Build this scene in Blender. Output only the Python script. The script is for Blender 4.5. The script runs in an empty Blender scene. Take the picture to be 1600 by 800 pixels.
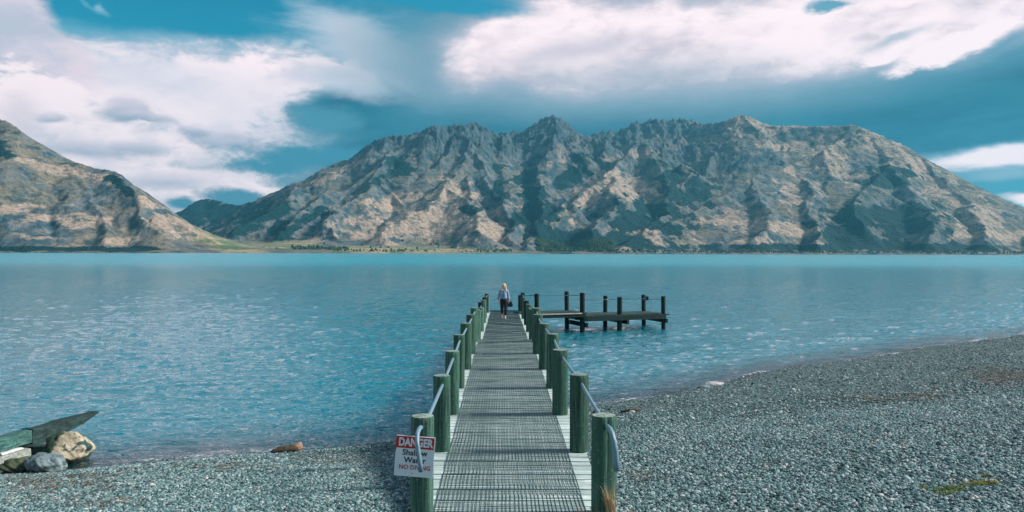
import bpy, bmesh, math, random
import numpy as np
from mathutils import Vector, Matrix

scene = bpy.context.scene
COL = scene.collection
R = math.radians
random.seed(7)
RNG = np.random.default_rng(7)

# ------------------------------------------------------------------ camera
F, VX, HY, EYE = 1155.0, 785.0, 395.0, 3.84      # focal length and vanishing point of the jetty, in pixels of the photograph
cam_d = bpy.data.cameras.new("camera")
cam = bpy.data.objects.new("camera", cam_d)
COL.objects.link(cam)
cam_d.sensor_width = 36.0
cam_d.lens = 36.0 * F / 1600.0
cam_d.shift_x = (800 - VX) / 1600.0
cam_d.shift_y = -(400 - HY) / 1600.0
cam_d.clip_start = 0.1
cam_d.clip_end = 40000.0
cam.location = (0, 0, EYE)
cam.rotation_euler = (Matrix.Rotation(R(90), 4, 'X') @ Matrix.Rotation(R(0.15), 4, 'Z')).to_euler()
scene.camera = cam

scene.view_settings.view_transform = 'Standard'
scene.view_settings.look = 'None'
scene.view_settings.exposure = 0.32
scene.view_settings.gamma = 1.0
scene.cycles.max_bounces = 6
scene.cycles.diffuse_bounces = 2
scene.cycles.glossy_bounces = 3
scene.cycles.transmission_bounces = 3
scene.cycles.transparent_max_bounces = 4
scene.cycles.volume_bounces = 0
scene.cycles.sample_clamp_indirect = 4.0

SUN_AZ, SUN_EL = 86.0, 34.0          # degrees clockwise from straight ahead (+Y), and height

def srgb(r, g, b):
    def f(c):
        c /= 255.0
        return c / 12.92 if c <= 0.04045 else ((c + 0.055) / 1.055) ** 2.4
    return (f(r), f(g), f(b), 1.0)

# ------------------------------------------------------------------ node helper
class NT:
    def __init__(s, tree):
        s.t = tree; s.n = tree.nodes; s.l = tree.links
    def put(s, inp, v):
        if isinstance(v, bpy.types.NodeSocket):
            s.l.new(v, inp)
        elif v is not None:
            try:
                inp.default_value = v
            except (TypeError, ValueError):
                inp.default_value = tuple(v)[:3]
    def math(s, op, a, b=None, c=None, clamp=False):
        n = s.n.new('ShaderNodeMath'); n.operation = op; n.use_clamp = clamp
        s.put(n.inputs[0], a)
        if b is not None: s.put(n.inputs[1], b)
        if c is not None: s.put(n.inputs[2], c)
        return n.outputs[0]
    def add(s, a, b): return s.math('ADD', a, b)
    def sub(s, a, b): return s.math('SUBTRACT', a, b)
    def mul(s, a, b): return s.math('MULTIPLY', a, b)
    def smooth(s, v, lo, hi, a=0.0, b=1.0):
        n = s.n.new('ShaderNodeMapRange'); n.interpolation_type = 'SMOOTHSTEP'
        s.put(n.inputs[0], v); s.put(n.inputs[1], lo); s.put(n.inputs[2], hi); s.put(n.inputs[3], a); s.put(n.inputs[4], b)
        return n.outputs[0]
    def lin(s, v, lo, hi, a=0.0, b=1.0):
        n = s.n.new('ShaderNodeMapRange')
        s.put(n.inputs[0], v); s.put(n.inputs[1], lo); s.put(n.inputs[2], hi); s.put(n.inputs[3], a); s.put(n.inputs[4], b)
        return n.outputs[0]
    def mix(s, f, a, b, mode='MIX'):
        n = s.n.new('ShaderNodeMix'); n.data_type = 'RGBA'; n.blend_type = mode; n.clamp_factor = True
        s.put(n.inputs[0], f); s.put(n.inputs[6], a); s.put(n.inputs[7], b)
        return n.outputs[2]
    def noise(s, vec, scale, detail=4.0, rough=0.55, dist=0.0, col=False):
        n = s.n.new('ShaderNodeTexNoise')
        s.put(n.inputs['Vector'], vec); n.inputs['Scale'].default_value = scale
        n.inputs['Detail'].default_value = detail; n.inputs['Roughness'].default_value = rough
        n.inputs['Distortion'].default_value = dist
        return n.outputs['Color' if col else 'Fac']
    def vor(s, vec, scale, feature='F1', out='Distance', rnd=1.0):
        n = s.n.new('ShaderNodeTexVoronoi'); n.feature = feature
        s.put(n.inputs['Vector'], vec); n.inputs['Scale'].default_value = scale
        n.inputs['Randomness'].default_value = rnd
        return n.outputs[out]
    def vmul(s, v, k):
        n = s.n.new('ShaderNodeVectorMath'); n.operation = 'MULTIPLY'
        s.put(n.inputs[0], v); s.put(n.inputs[1], k); return n.outputs[0]
    def vadd(s, v, k):
        n = s.n.new('ShaderNodeVectorMath'); n.operation = 'ADD'
        s.put(n.inputs[0], v); s.put(n.inputs[1], k); return n.outputs[0]
    def sep(s, v):
        n = s.n.new('ShaderNodeSeparateXYZ'); s.put(n.inputs[0], v); return n.outputs
    def comb(s, x, y, z):
        n = s.n.new('ShaderNodeCombineXYZ'); s.put(n.inputs[0], x); s.put(n.inputs[1], y); s.put(n.inputs[2], z)
        return n.outputs[0]
    def ramp(s, v, stops):
        n = s.n.new('ShaderNodeValToRGB'); s.put(n.inputs[0], v)
        e = n.color_ramp.elements
        while len(e) < len(stops): e.new(0.5)
        for el, (p, c) in zip(e, stops):
            el.position = p; el.color = c
        return n.outputs[0]
    def bump(s, h, strength=0.5, dist=0.1, normal=None):
        n = s.n.new('ShaderNodeBump'); n.inputs['Strength'].default_value = strength
        s.put(n.inputs['Distance'], dist); s.put(n.inputs['Height'], h)
        if normal is not None: s.put(n.inputs['Normal'], normal)
        return n.outputs[0]
    def attr(s, name, out='Fac'):
        n = s.n.new('ShaderNodeAttribute'); n.attribute_name = name
        return n.outputs[out]

# ------------------------------------------------------------------ world: sky with clouds laid out by direction (azimuth, height)
world = bpy.data.worlds.new("World")
scene.world = world
world.use_nodes = True
W = NT(world.node_tree)
W.n.clear()
w_out = W.n.new('ShaderNodeOutputWorld')
w_bg = W.n.new('ShaderNodeBackground')
W.l.new(w_bg.outputs[0], w_out.inputs[0])
tc = W.n.new('ShaderNodeTexCoord').outputs['Generated']
sky = W.n.new('ShaderNodeTexSky')
sky.sky_type = 'NISHITA'; sky.sun_disc = False
sky.sun_elevation = R(SUN_EL); sky.sun_rotation = R(SUN_AZ)
sky.air_density = 1.0; sky.dust_density = 0.6; sky.ozone_density = 2.0
dx, dy, dz = W.sep(tc)
az = W.mul(W.math('ARCTAN2', dx, dy), 57.2958)
el = W.mul(W.math('ARCSINE', dz), 57.2958)
dirs = W.vmul(tc, (1.0, 1.0, 2.2))
wn = W.noise(dirs, 3.2, 6.0, 0.60, col=True)
wx, wy, wz = W.sep(wn)
wn2 = W.noise(dirs, 14.0, 5.0, 0.62, col=True)
vx_, vy_, vz_ = W.sep(wn2)
azw = W.add(az, W.add(W.mul(W.sub(wx, 0.5), 13.0), W.mul(W.sub(vx_, 0.5), 3.0)))
elw = W.add(el, W.add(W.mul(W.sub(wy, 0.5), 5.0), W.mul(W.sub(vy_, 0.5), 1.6)))
azs = W.add(az, W.add(W.mul(W.sub(wx, 0.5), 5.0), W.mul(W.sub(vx_, 0.5), 1.6)))
els = W.add(el, W.add(W.mul(W.sub(wy, 0.5), 1.6), W.mul(W.sub(vy_, 0.5), 0.9)))
n_big = W.lin(W.noise(dirs, 5.0, 8.0, 0.62), 0.30, 0.70, 0.0, 1.0)
n_fine = W.lin(W.noise(dirs, 20.0, 8.0, 0.64, 0.3), 0.30, 0.70, 0.0, 1.0)
n_str = W.lin(W.noise(W.vmul(tc, (1.0, 1.0, 5.0)), 6.0, 8.0, 0.62, 0.4), 0.30, 0.70, 0.0, 1.0)

def todir(px, py):
    a = math.atan((px - VX) / F)
    return math.degrees(a), math.degrees(math.atan((HY - py) / F * math.cos(a)))

def blob(px, py, rx, ry, rot=0.0, strong=False):
    """1 at the heart of an ellipse of sky, 0 at its rim, negative outside"""
    a, e = todir(px, py)
    ca = math.cos(math.radians(a))
    kx = 57.2958 / F * ca * ca; ky = 57.2958 / F * ca
    A, E = (azw, elw) if strong else (azs, els)
    u = W.sub(A, a); v = W.sub(E, e)
    if rot:
        c, s_ = math.cos(R(rot)), math.sin(R(rot))
        u, v = W.add(W.mul(u, c), W.mul(v, s_)), W.sub(W.mul(v, c), W.mul(u, s_))
    u = W.math('DIVIDE', u, rx * kx); v = W.math('DIVIDE', v, ry * ky)
    return W.sub(1.0, W.math('SQRT', W.add(W.mul(u, u), W.mul(v, v))))

def union(*bs):
    o = bs[0]
    for b in bs[1:]: o = W.math('SMOOTH_MAX', o, b, 0.25)
    return o

def layer(col, b, colour, lo, hi, amp=0.0, noise=None, opacity=1.0):
    if amp: b = W.add(b, W.mul(W.sub(noise or n_big, 0.5), amp))
    m = W.smooth(b, lo, hi)
    if opacity != 1.0: m = W.mul(m, opacity)
    return W.mix(m, col, colour)

# clear sky: the Nishita sky, filtered towards the cyan of the photograph
base = sky.outputs[0]
base = W.vmul(base, (0.006, 0.100, 0.104))
low = W.smooth(el, 22.0, 2.0)
c = W.mix(W.mul(low, 0.55), base, srgb(45, 140, 165))

def bright(c_, k): return (c_[0] * k, c_[1] * k, c_[2] * k, 1.0)
WHITE = bright(srgb(250, 231, 234), 1.22); PINK = bright(srgb(230, 212, 222), 1.15); LAV = bright(srgb(176, 188, 208), 1.1)
GREY = srgb(140, 166, 186); TEAL = srgb(38, 118, 142); TEAL2 = srgb(62, 134, 156)
white_v = W.mix(W.smooth(n_big, 0.15, 0.75), LAV, WHITE)
white_f = W.mix(W.smooth(W.add(W.mul(n_fine, .5), W.mul(n_big, .5)), 0.05, 0.62), bright(srgb(214, 208, 222), 1.08), WHITE)
white_s = W.mix(W.smooth(W.add(W.mul(n_fine, .22), W.add(W.mul(n_big, .6), W.mul(n_str, .18))), 0.15, 0.70), bright(srgb(206, 194, 206), 1.1), WHITE)

# broken bright cloud outside the view, shaped for its light on the water
up = W.smooth(el, 19.0, 26.0)
gap = W.mul(W.smooth(az, -20.0, -8.0), W.smooth(az, 16.0, 2.0))      # more open blue above the jetty than to either side
thin = W.add(W.mul(gap, 0.55), W.add(W.smooth(el, 30.0, 52.0, 0.0, 0.42), W.smooth(W.math('ABSOLUTE', az), 50.0, 100.0, 0.0, 0.30)))  # unseen cloud thinned overhead and to the rear to lower the ambient light
gen = W.smooth(W.sub(W.add(n_big, 0.22), thin), 0.25, 0.60)
c = W.mix(W.mul(W.mul(up, gen), 0.9), c, white_v)
sidew = W.mul(W.smooth(W.math('ABSOLUTE', az), 38.0, 55.0), W.smooth(el, 26.0, 19.0))
c = W.mix(W.mul(W.mul(sidew, gen), 0.85), c, white_v)
# thin veil in the upper middle
c = layer(c, blob(600, 70, 200, 60, -14), srgb(126, 180, 206), -0.25, 0.75, 0.8, n_str, 0.85)
c = layer(c, blob(640, 110, 150, 50, -25), srgb(170, 196, 212), -0.2, 0.7, 0.8, n_str, 0.8)
c = layer(c, blob(300, 82, 300, 20, -3), srgb(120, 182, 208), -0.4, 0.9, 0.7, n_str, 0.7)
c = layer(c, union(blob(600, 95, 150, 50, -20), blob(560, 50, 120, 34, -12)), bright(srgb(204, 210, 224), 1.05), -0.30, 0.75, 0.55, n_str, 0.9)
# the wide white bank at the left
bank = union(blob(340, 160, 340, 78, -3), blob(120, 245, 240, 95), blob(350, 265, 260, 80), blob(430, 140, 150, 66, 0), blob(520, 120, 90, 30, -8))
c = layer(c, bank, srgb(170, 192, 212), -0.34, 0.16, 0.45, n_big)
c = layer(c, bank, white_f, -0.08, 0.36, 0.42, n_fine)
c = layer(c, blob(230, 120, 220, 40, -4), bright(srgb(204, 210, 226), 1.08), -0.2, 0.8, 0.4, n_str, 0.6)
c = layer(c, blob(400, 165, 190, 60, 0), bright(srgb(238, 226, 234), 1.16), -0.2, 0.7, 0.2, n_big, 0.75)
c = layer(c, blob(385, 92, 44, 16, 14), WHITE, 0.1, 0.8, 1.0, n_fine, 0.8)
c = layer(c, blob(430, 105, 50, 9), WHITE, 0.1, 0.9, 1.3, n_fine, 0.9)
c = layer(c, blob(500, 96, 100, 12), WHITE, 0.2, 0.9, 1.3, n_fine, 0.85)
c = layer(c, blob(455, 70, 22, 9, 30), srgb(196, 212, 222), 0.0, 0.9, 1.0, n_fine, 0.8)
# soft grey-pink cloud in the top left corner
tl = union(blob(-30, 60, 120, 90, -40), blob(45, 62, 120, 46, -38), blob(0, 10, 70, 60, 0))
c = layer(c, tl, W.mix(W.smooth(n_big, 0.1, 0.7), bright(srgb(190, 194, 210), 1.1), bright(srgb(232, 214, 224), 1.15)), -0.22, 0.34, 0.28, n_big)
c = layer(c, blob(-5, 125, 90, 30), srgb(156, 178, 194), -0.3, 0.9, 0.4, n_big, 0.8)
c = layer(c, blob(70, 170, 112, 62, -25), WHITE, -0.02, 0.22, 0.55, n_fine)
c = layer(c, blob(120, 212, 110, 42, -10), white_f, -0.05, 0.30, 0.5, n_fine)
c = layer(c, blob(45, 190, 50, 60, 20), bright(srgb(222, 208, 220), 1.1), -0.1, 0.9, 0.5, n_fine, .7)
c = layer(c, blob(158, 20, 14, 8, -25), srgb(150, 196, 214), -0.2, 0.8, 0.8, n_fine, 0.8)
c = layer(c, blob(138, 18, 22, 5, -20), srgb(110, 180, 206), -0.2, 0.9, 1.0, n_fine, 0.7)
# small darker clouds in the bright bank: pale tops, grey flat feet
for (x, y, rx, ry, rt, op) in ((192, 172, 44, 20, 0, 1), (235, 185, 42, 9, -8, .9), (92, 187, 24, 9, 0, .8), (222, 236, 40, 13, 0, .85), (130, 238, 80, 15, -6, .8), (350, 218, 70, 17, -8, 1), (395, 232, 60, 13, -4, .9), (300, 203, 26, 9, 0, .8), (270, 288, 90, 14, 4, .7), (420, 262, 60, 12, 4, .6), (330, 262, 60, 9, 0, .5)):
    b_ = blob(x, y, rx, ry, rt)
    foot = W.smooth(els, todir(x, y + ry)[1], todir(x, y - ry)[1])
    cc = W.mix(foot, srgb(128, 158, 182), bright(srgb(216, 206, 220), 1.1))
    c = layer(c, b_, cc, -0.32, 0.60, 0.85, n_fine, op * .85)
c = layer(c, union(blob(375, 308, 58, 18, 0), blob(295, 322, 38, 12, 0)), srgb(44, 132, 160), -0.3, 0.6, 0.8, n_fine, 0.95)
# the great dark teal cloud behind the range
dk = union(blob(670, 158, 90, 34, -30), blob(800, 190, 350, 64, 2), blob(700, 235, 240, 62, 6), blob(1150, 180, 420, 90, -4), blob(1500, 170, 320, 110, 4), blob(570, 172, 120, 34, 0), blob(1000, 260, 600, 60))
dkc = W.mix(W.smooth(n_str, 0.1, 0.9), srgb(12, 92, 122), srgb(40, 116, 142))
c = layer(c, dk, srgb(120, 160, 182), -0.20, 0.06, 0.30, n_fine, .8)
c = layer(c, dk, srgb(74, 136, 160), -0.10, 0.22, 0.30, n_fine)
c = layer(c, dk, dkc, 0.02, 0.50, 0.25, n_big)
c = layer(c, union(blob(480, 248, 90, 20, 6), blob(440, 262, 60, 12, 0)), srgb(64, 138, 166), -0.25, 0.5, 0.6, n_fine, .95)
c = layer(c, blob(500, 186, 60, 26, 0), srgb(78, 142, 168), -0.2, 0.6, 0.6, n_fine, .9)
c = layer(c, blob(1560, 290, 140, 46, -8), srgb(70, 150, 178), -0.2, 0.6, 0.4, n_str, .9)
c = layer(c, union(blob(620, 108, 110, 40, -18), blob(545, 128, 90, 26, -6)), bright(srgb(200, 206, 220), 1.08), -0.45, 0.7, 0.4, n_fine, 0.9)
# the bright rolling cloud above it, melting into the dark one below
ll = union(blob(980, 72, 300, 78, 2), blob(1250, 48, 330, 84, 4), blob(1520, 18, 270, 66, 10), blob(815, 66, 150, 60, 24))
c = layer(c, ll, srgb(96, 146, 168), -0.85, 0.05, 0.12, n_big, .85)
c = layer(c, union(blob(900, 130, 220, 60, 0), blob(1130, 120, 260, 60, 0)), srgb(140, 168, 184), -0.4, 0.8, 0.15, n_big, .8)
c = layer(c, ll, srgb(150, 172, 192), -0.25, 0.22, 0.20, n_big)
c = layer(c, ll, bright(srgb(198, 194, 208), 1.05), -0.05, 0.36, 0.25, n_big)
c = layer(c, ll, white_s, 0.10, 0.52, 0.30, n_fine)
c = layer(c, blob(800, 55, 90, 34, 24), white_s, -0.1, 0.5, 0.4, n_fine)
c = layer(c, blob(1010, 120, 230, 40, 0), srgb(158, 174, 192), -0.3, 1.1, 0.35, n_str, .75)
c = layer(c, blob(900, 78, 120, 20, 8), bright(srgb(196, 190, 206), 1.08), -0.3, 1.0, 0.4, n_str, .7)
c = layer(c, blob(1500, 70, 150, 22, 16), WHITE, -0.05, 0.4, 0.55, n_fine)
c = layer(c, blob(1375, 92, 34, 9, 10), WHITE, -0.1, 0.5, 0.7, n_fine)
c = layer(c, blob(1395, 62, 70, 10, 12), srgb(120, 162, 186), -0.1, 1.0, 0.9, n_fine, .6)
c = layer(c, blob(1300, 6, 44, 9, 0), srgb(60, 150, 180), -0.2, 0.6, 0.9, n_fine, .9)
c = layer(c, blob(1590, 58, 60, 12, 30), srgb(100, 150, 176), -0.2, 0.9, 0.6, n_fine, .8)
c = layer(c, blob(700, 6, 140, 15, -6), srgb(34, 146, 182), -0.3, 0.5, 0.5, n_fine, .95)
# bright gap above the right hand slope
gp = blob(1570, 243, 150, 20, 2)
c = layer(c, gp, srgb(140, 176, 198), -0.45, 0.25, 0.4, n_str)
c = layer(c, gp, WHITE, -0.05, 0.55, 0.5, n_str)
c = layer(c, blob(1570, 272, 70, 10, 0), srgb(150, 184, 202), -0.4, 0.8, 0.5, n_str, .8)
c = layer(c, blob(1625, 314, 70, 11, -8), WHITE, -0.2, 0.5, 0.4, n_str)
# below the horizon
c = W.mix(W.smooth(el, 0.0, -3.0), c, srgb(60, 110, 125))
W.l.new(c, w_bg.inputs[0])
w_bg.inputs[1].default_value = 0.80
world.cycles.sampling_method = 'MANUAL'
world.cycles.sample_map_resolution = 512

# ------------------------------------------------------------------ sun
sun_d = bpy.data.lights.new("sun", 'SUN')
sun = bpy.data.objects.new("sun", sun_d)
COL.objects.link(sun)
sun_d.energy = 5.0
sun_d.angle = R(10.0)
sun_d.color = (1.0, 0.91, 0.84)
sv = Vector((math.sin(R(SUN_AZ)) * math.cos(R(SUN_EL)), math.cos(R(SUN_AZ)) * math.cos(R(SUN_EL)), math.sin(R(SUN_EL))))
sun.rotation_euler = sv.to_track_quat('Z', 'Y').to_euler()
sun.location = (30, 0, 40)

# ------------------------------------------------------------------ numpy noise
def _hash(ix, iy, seed):
    h = (ix.astype(np.int64) * 374761393 + iy.astype(np.int64) * 668265263 + seed * 1442695041) & 0xFFFFFFFF
    h = ((h ^ (h >> 13)) * 1274126177) & 0xFFFFFFFF
    return ((h ^ (h >> 16)) & 0xFFFF).astype(np.float64) / 65535.0
def perlin(x, y, seed=0):
    ix = np.floor(x); iy = np.floor(y); fx = x - ix; fy = y - iy
    u = fx * fx * fx * (fx * (fx * 6 - 15) + 10); v = fy * fy * fy * (fy * (fy * 6 - 15) + 10)
    def g(a, b, dx_, dy_):
        t = _hash(ix + a, iy + b, seed) * 2 * math.pi
        return np.cos(t) * dx_ + np.sin(t) * dy_
    n00 = g(0, 0, fx, fy); n10 = g(1, 0, fx - 1, fy); n01 = g(0, 1, fx, fy - 1); n11 = g(1, 1, fx - 1, fy - 1)
    return (n00 * (1 - u) + n10 * u) * (1 - v) + (n01 * (1 - u) + n11 * u) * v
def fbm(x, y, octs=4, seed=0, gain=0.5, ridged=False):
    o = np.zeros_like(x); a = 1.0; f = 1.0
    for i in range(octs):
        n = perlin(x * f, y * f, seed + i * 17)
        o += a * ((1 - 2.2 * np.abs(n)) if ridged else n)
        a *= gain; f *= 2.03
    return o

# ------------------------------------------------------------------ mesh helpers
def link(o, parent=None):
    COL.objects.link(o)
    if parent is not None: o.parent = parent
    return o
def mesh_np(name, V, Q, mat=None, smooth=False, parent=None):
    me = bpy.data.meshes.new(name)
    V = np.asarray(V, np.float32); Q = np.asarray(Q, np.int32); k = Q.shape[1]
    me.vertices.add(len(V)); me.vertices.foreach_set('co', V.ravel())
    me.loops.add(Q.size); me.loops.foreach_set('vertex_index', Q.ravel())
    me.polygons.add(len(Q)); me.polygons.foreach_set('loop_start', np.arange(0, Q.size, k, dtype=np.int32))
    me.update(calc_edges=True)
    if smooth: me.polygons.foreach_set('use_smooth', np.ones(len(Q), bool))
    if mat: me.materials.append(mat)
    return link(bpy.data.objects.new(name, me), parent)
def grid_quads(nr, nc):
    i = np.arange((nr - 1) * nc).reshape(nr - 1, nc)[:, :-1].ravel()
    return np.stack([i, i + 1, i + nc + 1, i + nc], 1)
def set_attr(o, name, arr):
    a = o.data.attributes.new(name, 'FLOAT', 'POINT')
    a.data.foreach_set('value', np.asarray(arr, np.float32).ravel())

# ------------------------------------------------------------------ terrain from ridge lines
def P(px, py, Z):
    return ((px - VX) / F * Z, Z, EYE - (py - HY) / F * Z)

class Terrain:
    def __init__(s, x0, x1, y0, y1, step):
        s.x0, s.y0, s.step = x0, y0, step
        s.nx = int((x1 - x0) / step) + 1; s.ny = int((y1 - y0) / step) + 1
        X, Y = np.meshgrid(x0 + np.arange(s.nx) * step, y0 + np.arange(s.ny) * step)
        s.X0, s.Y0 = X, Y
        s.X = X + 70 * fbm(X / 420, Y / 420, 4, 3) + 16 * fbm(X / 70, Y / 70, 3, 23)
        s.Y = Y + 70 * fbm(X / 420, Y / 420, 4, 9) + 16 * fbm(X / 70, Y / 70, 3, 29)
        s.H = np.full(X.shape, -200.0)
    def seg(s, a, b, k, cap=None):
        hm = max(a[2], b[2]); r = (hm + 60) / k
        if cap: r = min(r, cap)
        r += 90
        i0 = max(0, int((min(a[0], b[0]) - r - s.x0) / s.step)); i1 = min(s.nx, int((max(a[0], b[0]) + r - s.x0) / s.step) + 2)
        j0 = max(0, int((min(a[1], b[1]) - r - s.y0) / s.step)); j1 = min(s.ny, int((max(a[1], b[1]) + r - s.y0) / s.step) + 2)
        if i0 >= i1 or j0 >= j1: return
        X = s.X[j0:j1, i0:i1]; Y = s.Y[j0:j1, i0:i1]
        ax, ay = a[0], a[1]; ux, uy = b[0] - ax, b[1] - ay; L2 = ux * ux + uy * uy + 1e-6
        t = np.clip(((X - ax) * ux + (Y - ay) * uy) / L2, 0, 1)
        d = np.hypot(X - ax - t * ux, Y - ay - t * uy)
        h = a[2] + (b[2] - a[2]) * t - k * d * (0.80 + 60.0 / (d + 200.0))
        H = s.H[j0:j1, i0:i1]
        np.maximum(H, h, out=H)
    def ridge(s, pts, k, level=1, rng=None, spread=(460, 150, 65)):
        for a, b in zip(pts[:-1], pts[1:]): s.seg(a, b, k, None if level < 2 else (500 if level == 2 else 160))
        if level > 3: return
        iv = spread[level - 1]
        crest = (0.56, 0.62, 0.74)[level - 1]; kk = (0.95, 1.0, 1.1)[level - 1]
        maxlen = (620, 300, 120)[level - 1]; stepl = (110, 60, 45)[level - 1]
        for a, b in zip(pts[:-1], pts[1:]):
            ux, uy = b[0] - a[0], b[1] - a[1]; L = math.hypot(ux, uy)
            if L < 1: continue
            ux /= L; uy /= L; down = 1 if b[2] < a[2] else -1
            n = L / iv; m = int(n) + (rng.random() < n - int(n))
            for q in range(m):
                for side in (-1, 1):
                    t = rng.random()
                    px, py, ph = a[0] + ux * L * t, a[1] + uy * L * t, a[2] + (b[2] - a[2]) * t
                    ang = math.atan2(uy * down, ux * down) + side * rng.uniform(0.75, 1.35)
                    ph -= rng.uniform(2, 10) * (4 - level)
                    sp = [(px, py, ph)]; run = 0; c_ = crest * rng.uniform(0.8, 1.2); ml = maxlen * rng.uniform(0.55, 1.0)
                    while run < ml and ph > -20:
                        ang += rng.normal(0, 0.16)
                        px += math.cos(ang) * stepl; py += math.sin(ang) * stepl
                        ph -= c_ * stepl * rng.uniform(0.6, 1.4); run += stepl
                        sp.append((px, py, ph))
                    if len(sp) > 1: s.ridge(sp, kk, level + 1, rng, spread)
    def valley(s, pts, k, soft=25.0):
        """cut a V along pts: nothing beside the stream line stands higher than its own slope allows"""
        for a, b in zip(pts[:-1], pts[1:]):
            r = 900 / k
            i0 = max(0, int((min(a[0], b[0]) - r - s.x0) / s.step)); i1 = min(s.nx, int((max(a[0], b[0]) + r - s.x0) / s.step) + 2)
            j0 = max(0, int((min(a[1], b[1]) - r - s.y0) / s.step)); j1 = min(s.ny, int((max(a[1], b[1]) + r - s.y0) / s.step) + 2)
            if i0 >= i1 or j0 >= j1: continue
            X = s.X[j0:j1, i0:i1]; Y = s.Y[j0:j1, i0:i1]
            ux, uy = b[0] - a[0], b[1] - a[1]; t = ((X - a[0]) * ux + (Y - a[1]) * uy) / (ux * ux + uy * uy + 1e-6); tc_ = np.clip(t, 0, 1)
            d = np.hypot(X - a[0] - tc_ * ux, Y - a[1] - tc_ * uy)
            lim = a[2] + (b[2] - a[2]) * tc_ + k * d + 14 * fbm(X / 60, Y / 60, 3, 71)
            H = s.H[j0:j1, i0:i1]
            np.minimum(H, lim, out=H)
    def sample(s, X, Y):
        fx = np.clip((X - s.x0) / s.step, 0, s.nx - 1.001); fy = np.clip((Y - s.y0) / s.step, 0, s.ny - 1.001)
        i = fx.astype(int); j = fy.astype(int); u = fx - i; v = fy - j; H = s.H
        return (H[j, i] * (1 - u) + H[j, i + 1] * u) * (1 - v) + (H[j + 1, i] * (1 - u) + H[j + 1, i + 1] * u) * v

def masks(U, Vv, blobs, jit):
    m = np.full(U.shape, -1.0)
    for (x, y, rx, ry, *rt) in blobs:
        c_, s_ = (math.cos(R(rt[0])), math.sin(R(rt[0]))) if rt else (1, 0)
        du = U - x; dv = Vv - y
        a = (du * c_ + dv * s_) / rx; b = (dv * c_ - du * s_) / ry
        m = np.maximum(m, 1 - np.sqrt(a * a + b * b))
    return np.clip((m + jit) * 1.1 + 0.30, 0, 1)

def build_range(name, T, cols, rows, zr, uv_px, shore, target, toe, mat, bush_shade, grass, field=None, sil_from=0.0, tal=None):
    """heightfield laid on rays, so that far slopes get no more triangles than near ones"""
    px = np.linspace(uv_px[0], uv_px[1], cols)
    zz = np.geomspace(zr[0], zr[1], rows)
    Z = np.repeat(zz[:, None], cols, 1); X = (px[None, :] - VX) / F * Z
    H = T.sample(X, Z)
    H += 6 * fbm(X / 90, Z / 90, 5, 41, 0.5, True) * np.clip(H / 150, 0.0, 1) - 2 * np.clip(H / 150, 0, 1)
    H += np.clip((H - 560) / 250, 0, 1) * np.interp(px, [1080, 1180], [34.0, 6.0])[None, :] * fbm(X / 105, Z / 150, 5, 141, 0.66, True)
    zs = shore(px)[None, :] + 26 * fbm(X / 130, Z * 0, 4, 5)
    inl = Z - zs
    lowland = 3.0 + inl * toe(px)[None, :] + 3 * fbm(X / 160, Z / 160, 3, 77)
    Hm = np.maximum(H, lowland)
    # soften the break of slope at the foot
    Hs = np.log(np.exp(np.clip((H - lowland) / 8, -30, 30)) + 1) * 8 + lowland
    Hm = np.where(H - lowland < 200, Hs, H)
    Hm = np.minimum(Hm, inl * 0.62 - 1.0)
    tx, ty = np.array(target).T
    want = (HY - np.interp(px, tx, ty)) / F
    sil = ((Hm - EYE) / Z).max(0)
    k = 25
    ker = np.hanning(2 * k + 1); ker /= ker.sum()
    ratio = np.clip(want / np.maximum(sil, 1e-3), 0.3, 2.2)
    pad = np.pad(ratio, k, mode='edge'); ratio = np.convolve(pad, ker, 'valid')
    Hm = np.where(Hm > 0, Hm * (1 + (ratio[None, :] - 1) * np.clip(Hm / 60, 0, 1)), Hm)
    sil = ((Hm - EYE) / Z).max(0)
    r2 = np.clip(want / np.maximum(sil, 1e-3), 0.75, 1.3)
    r2 = np.convolve(np.pad(r2, 4, mode='edge'), np.ones(9) / 9, 'valid')
    Hm = np.where(Hm > 0, Hm * (1 + (r2[None, :] - 1) * np.clip(Hm / 200, 0, 1) * 0.8), Hm)
    o = mesh_np(name, np.stack([X, Z, Hm], -1).reshape(-1, 3), grid_quads(rows, cols), mat, smooth=True)
    U = VX + X / Z * F; Vp = HY - (Hm - EYE) / Z * F
    jb = 1.1 * fbm(X / 150, Hm / 95, 5, 55, 0.6); jg = 1.2 * fbm(X / 190 + 9, Hm / 90 + Z / 900, 5, 66, 0.65)
    set_attr(o, 'bush_shade', masks(U, Vp, bush_shade, jb)); set_attr(o, 'grass', masks(U, Vp, grass, jg))
    if field: set_attr(o, 'field', masks(U, Vp, field, 0.3 * jb))
    o['kind'] = 'structure'
    return o, px, zz, Hm

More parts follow.
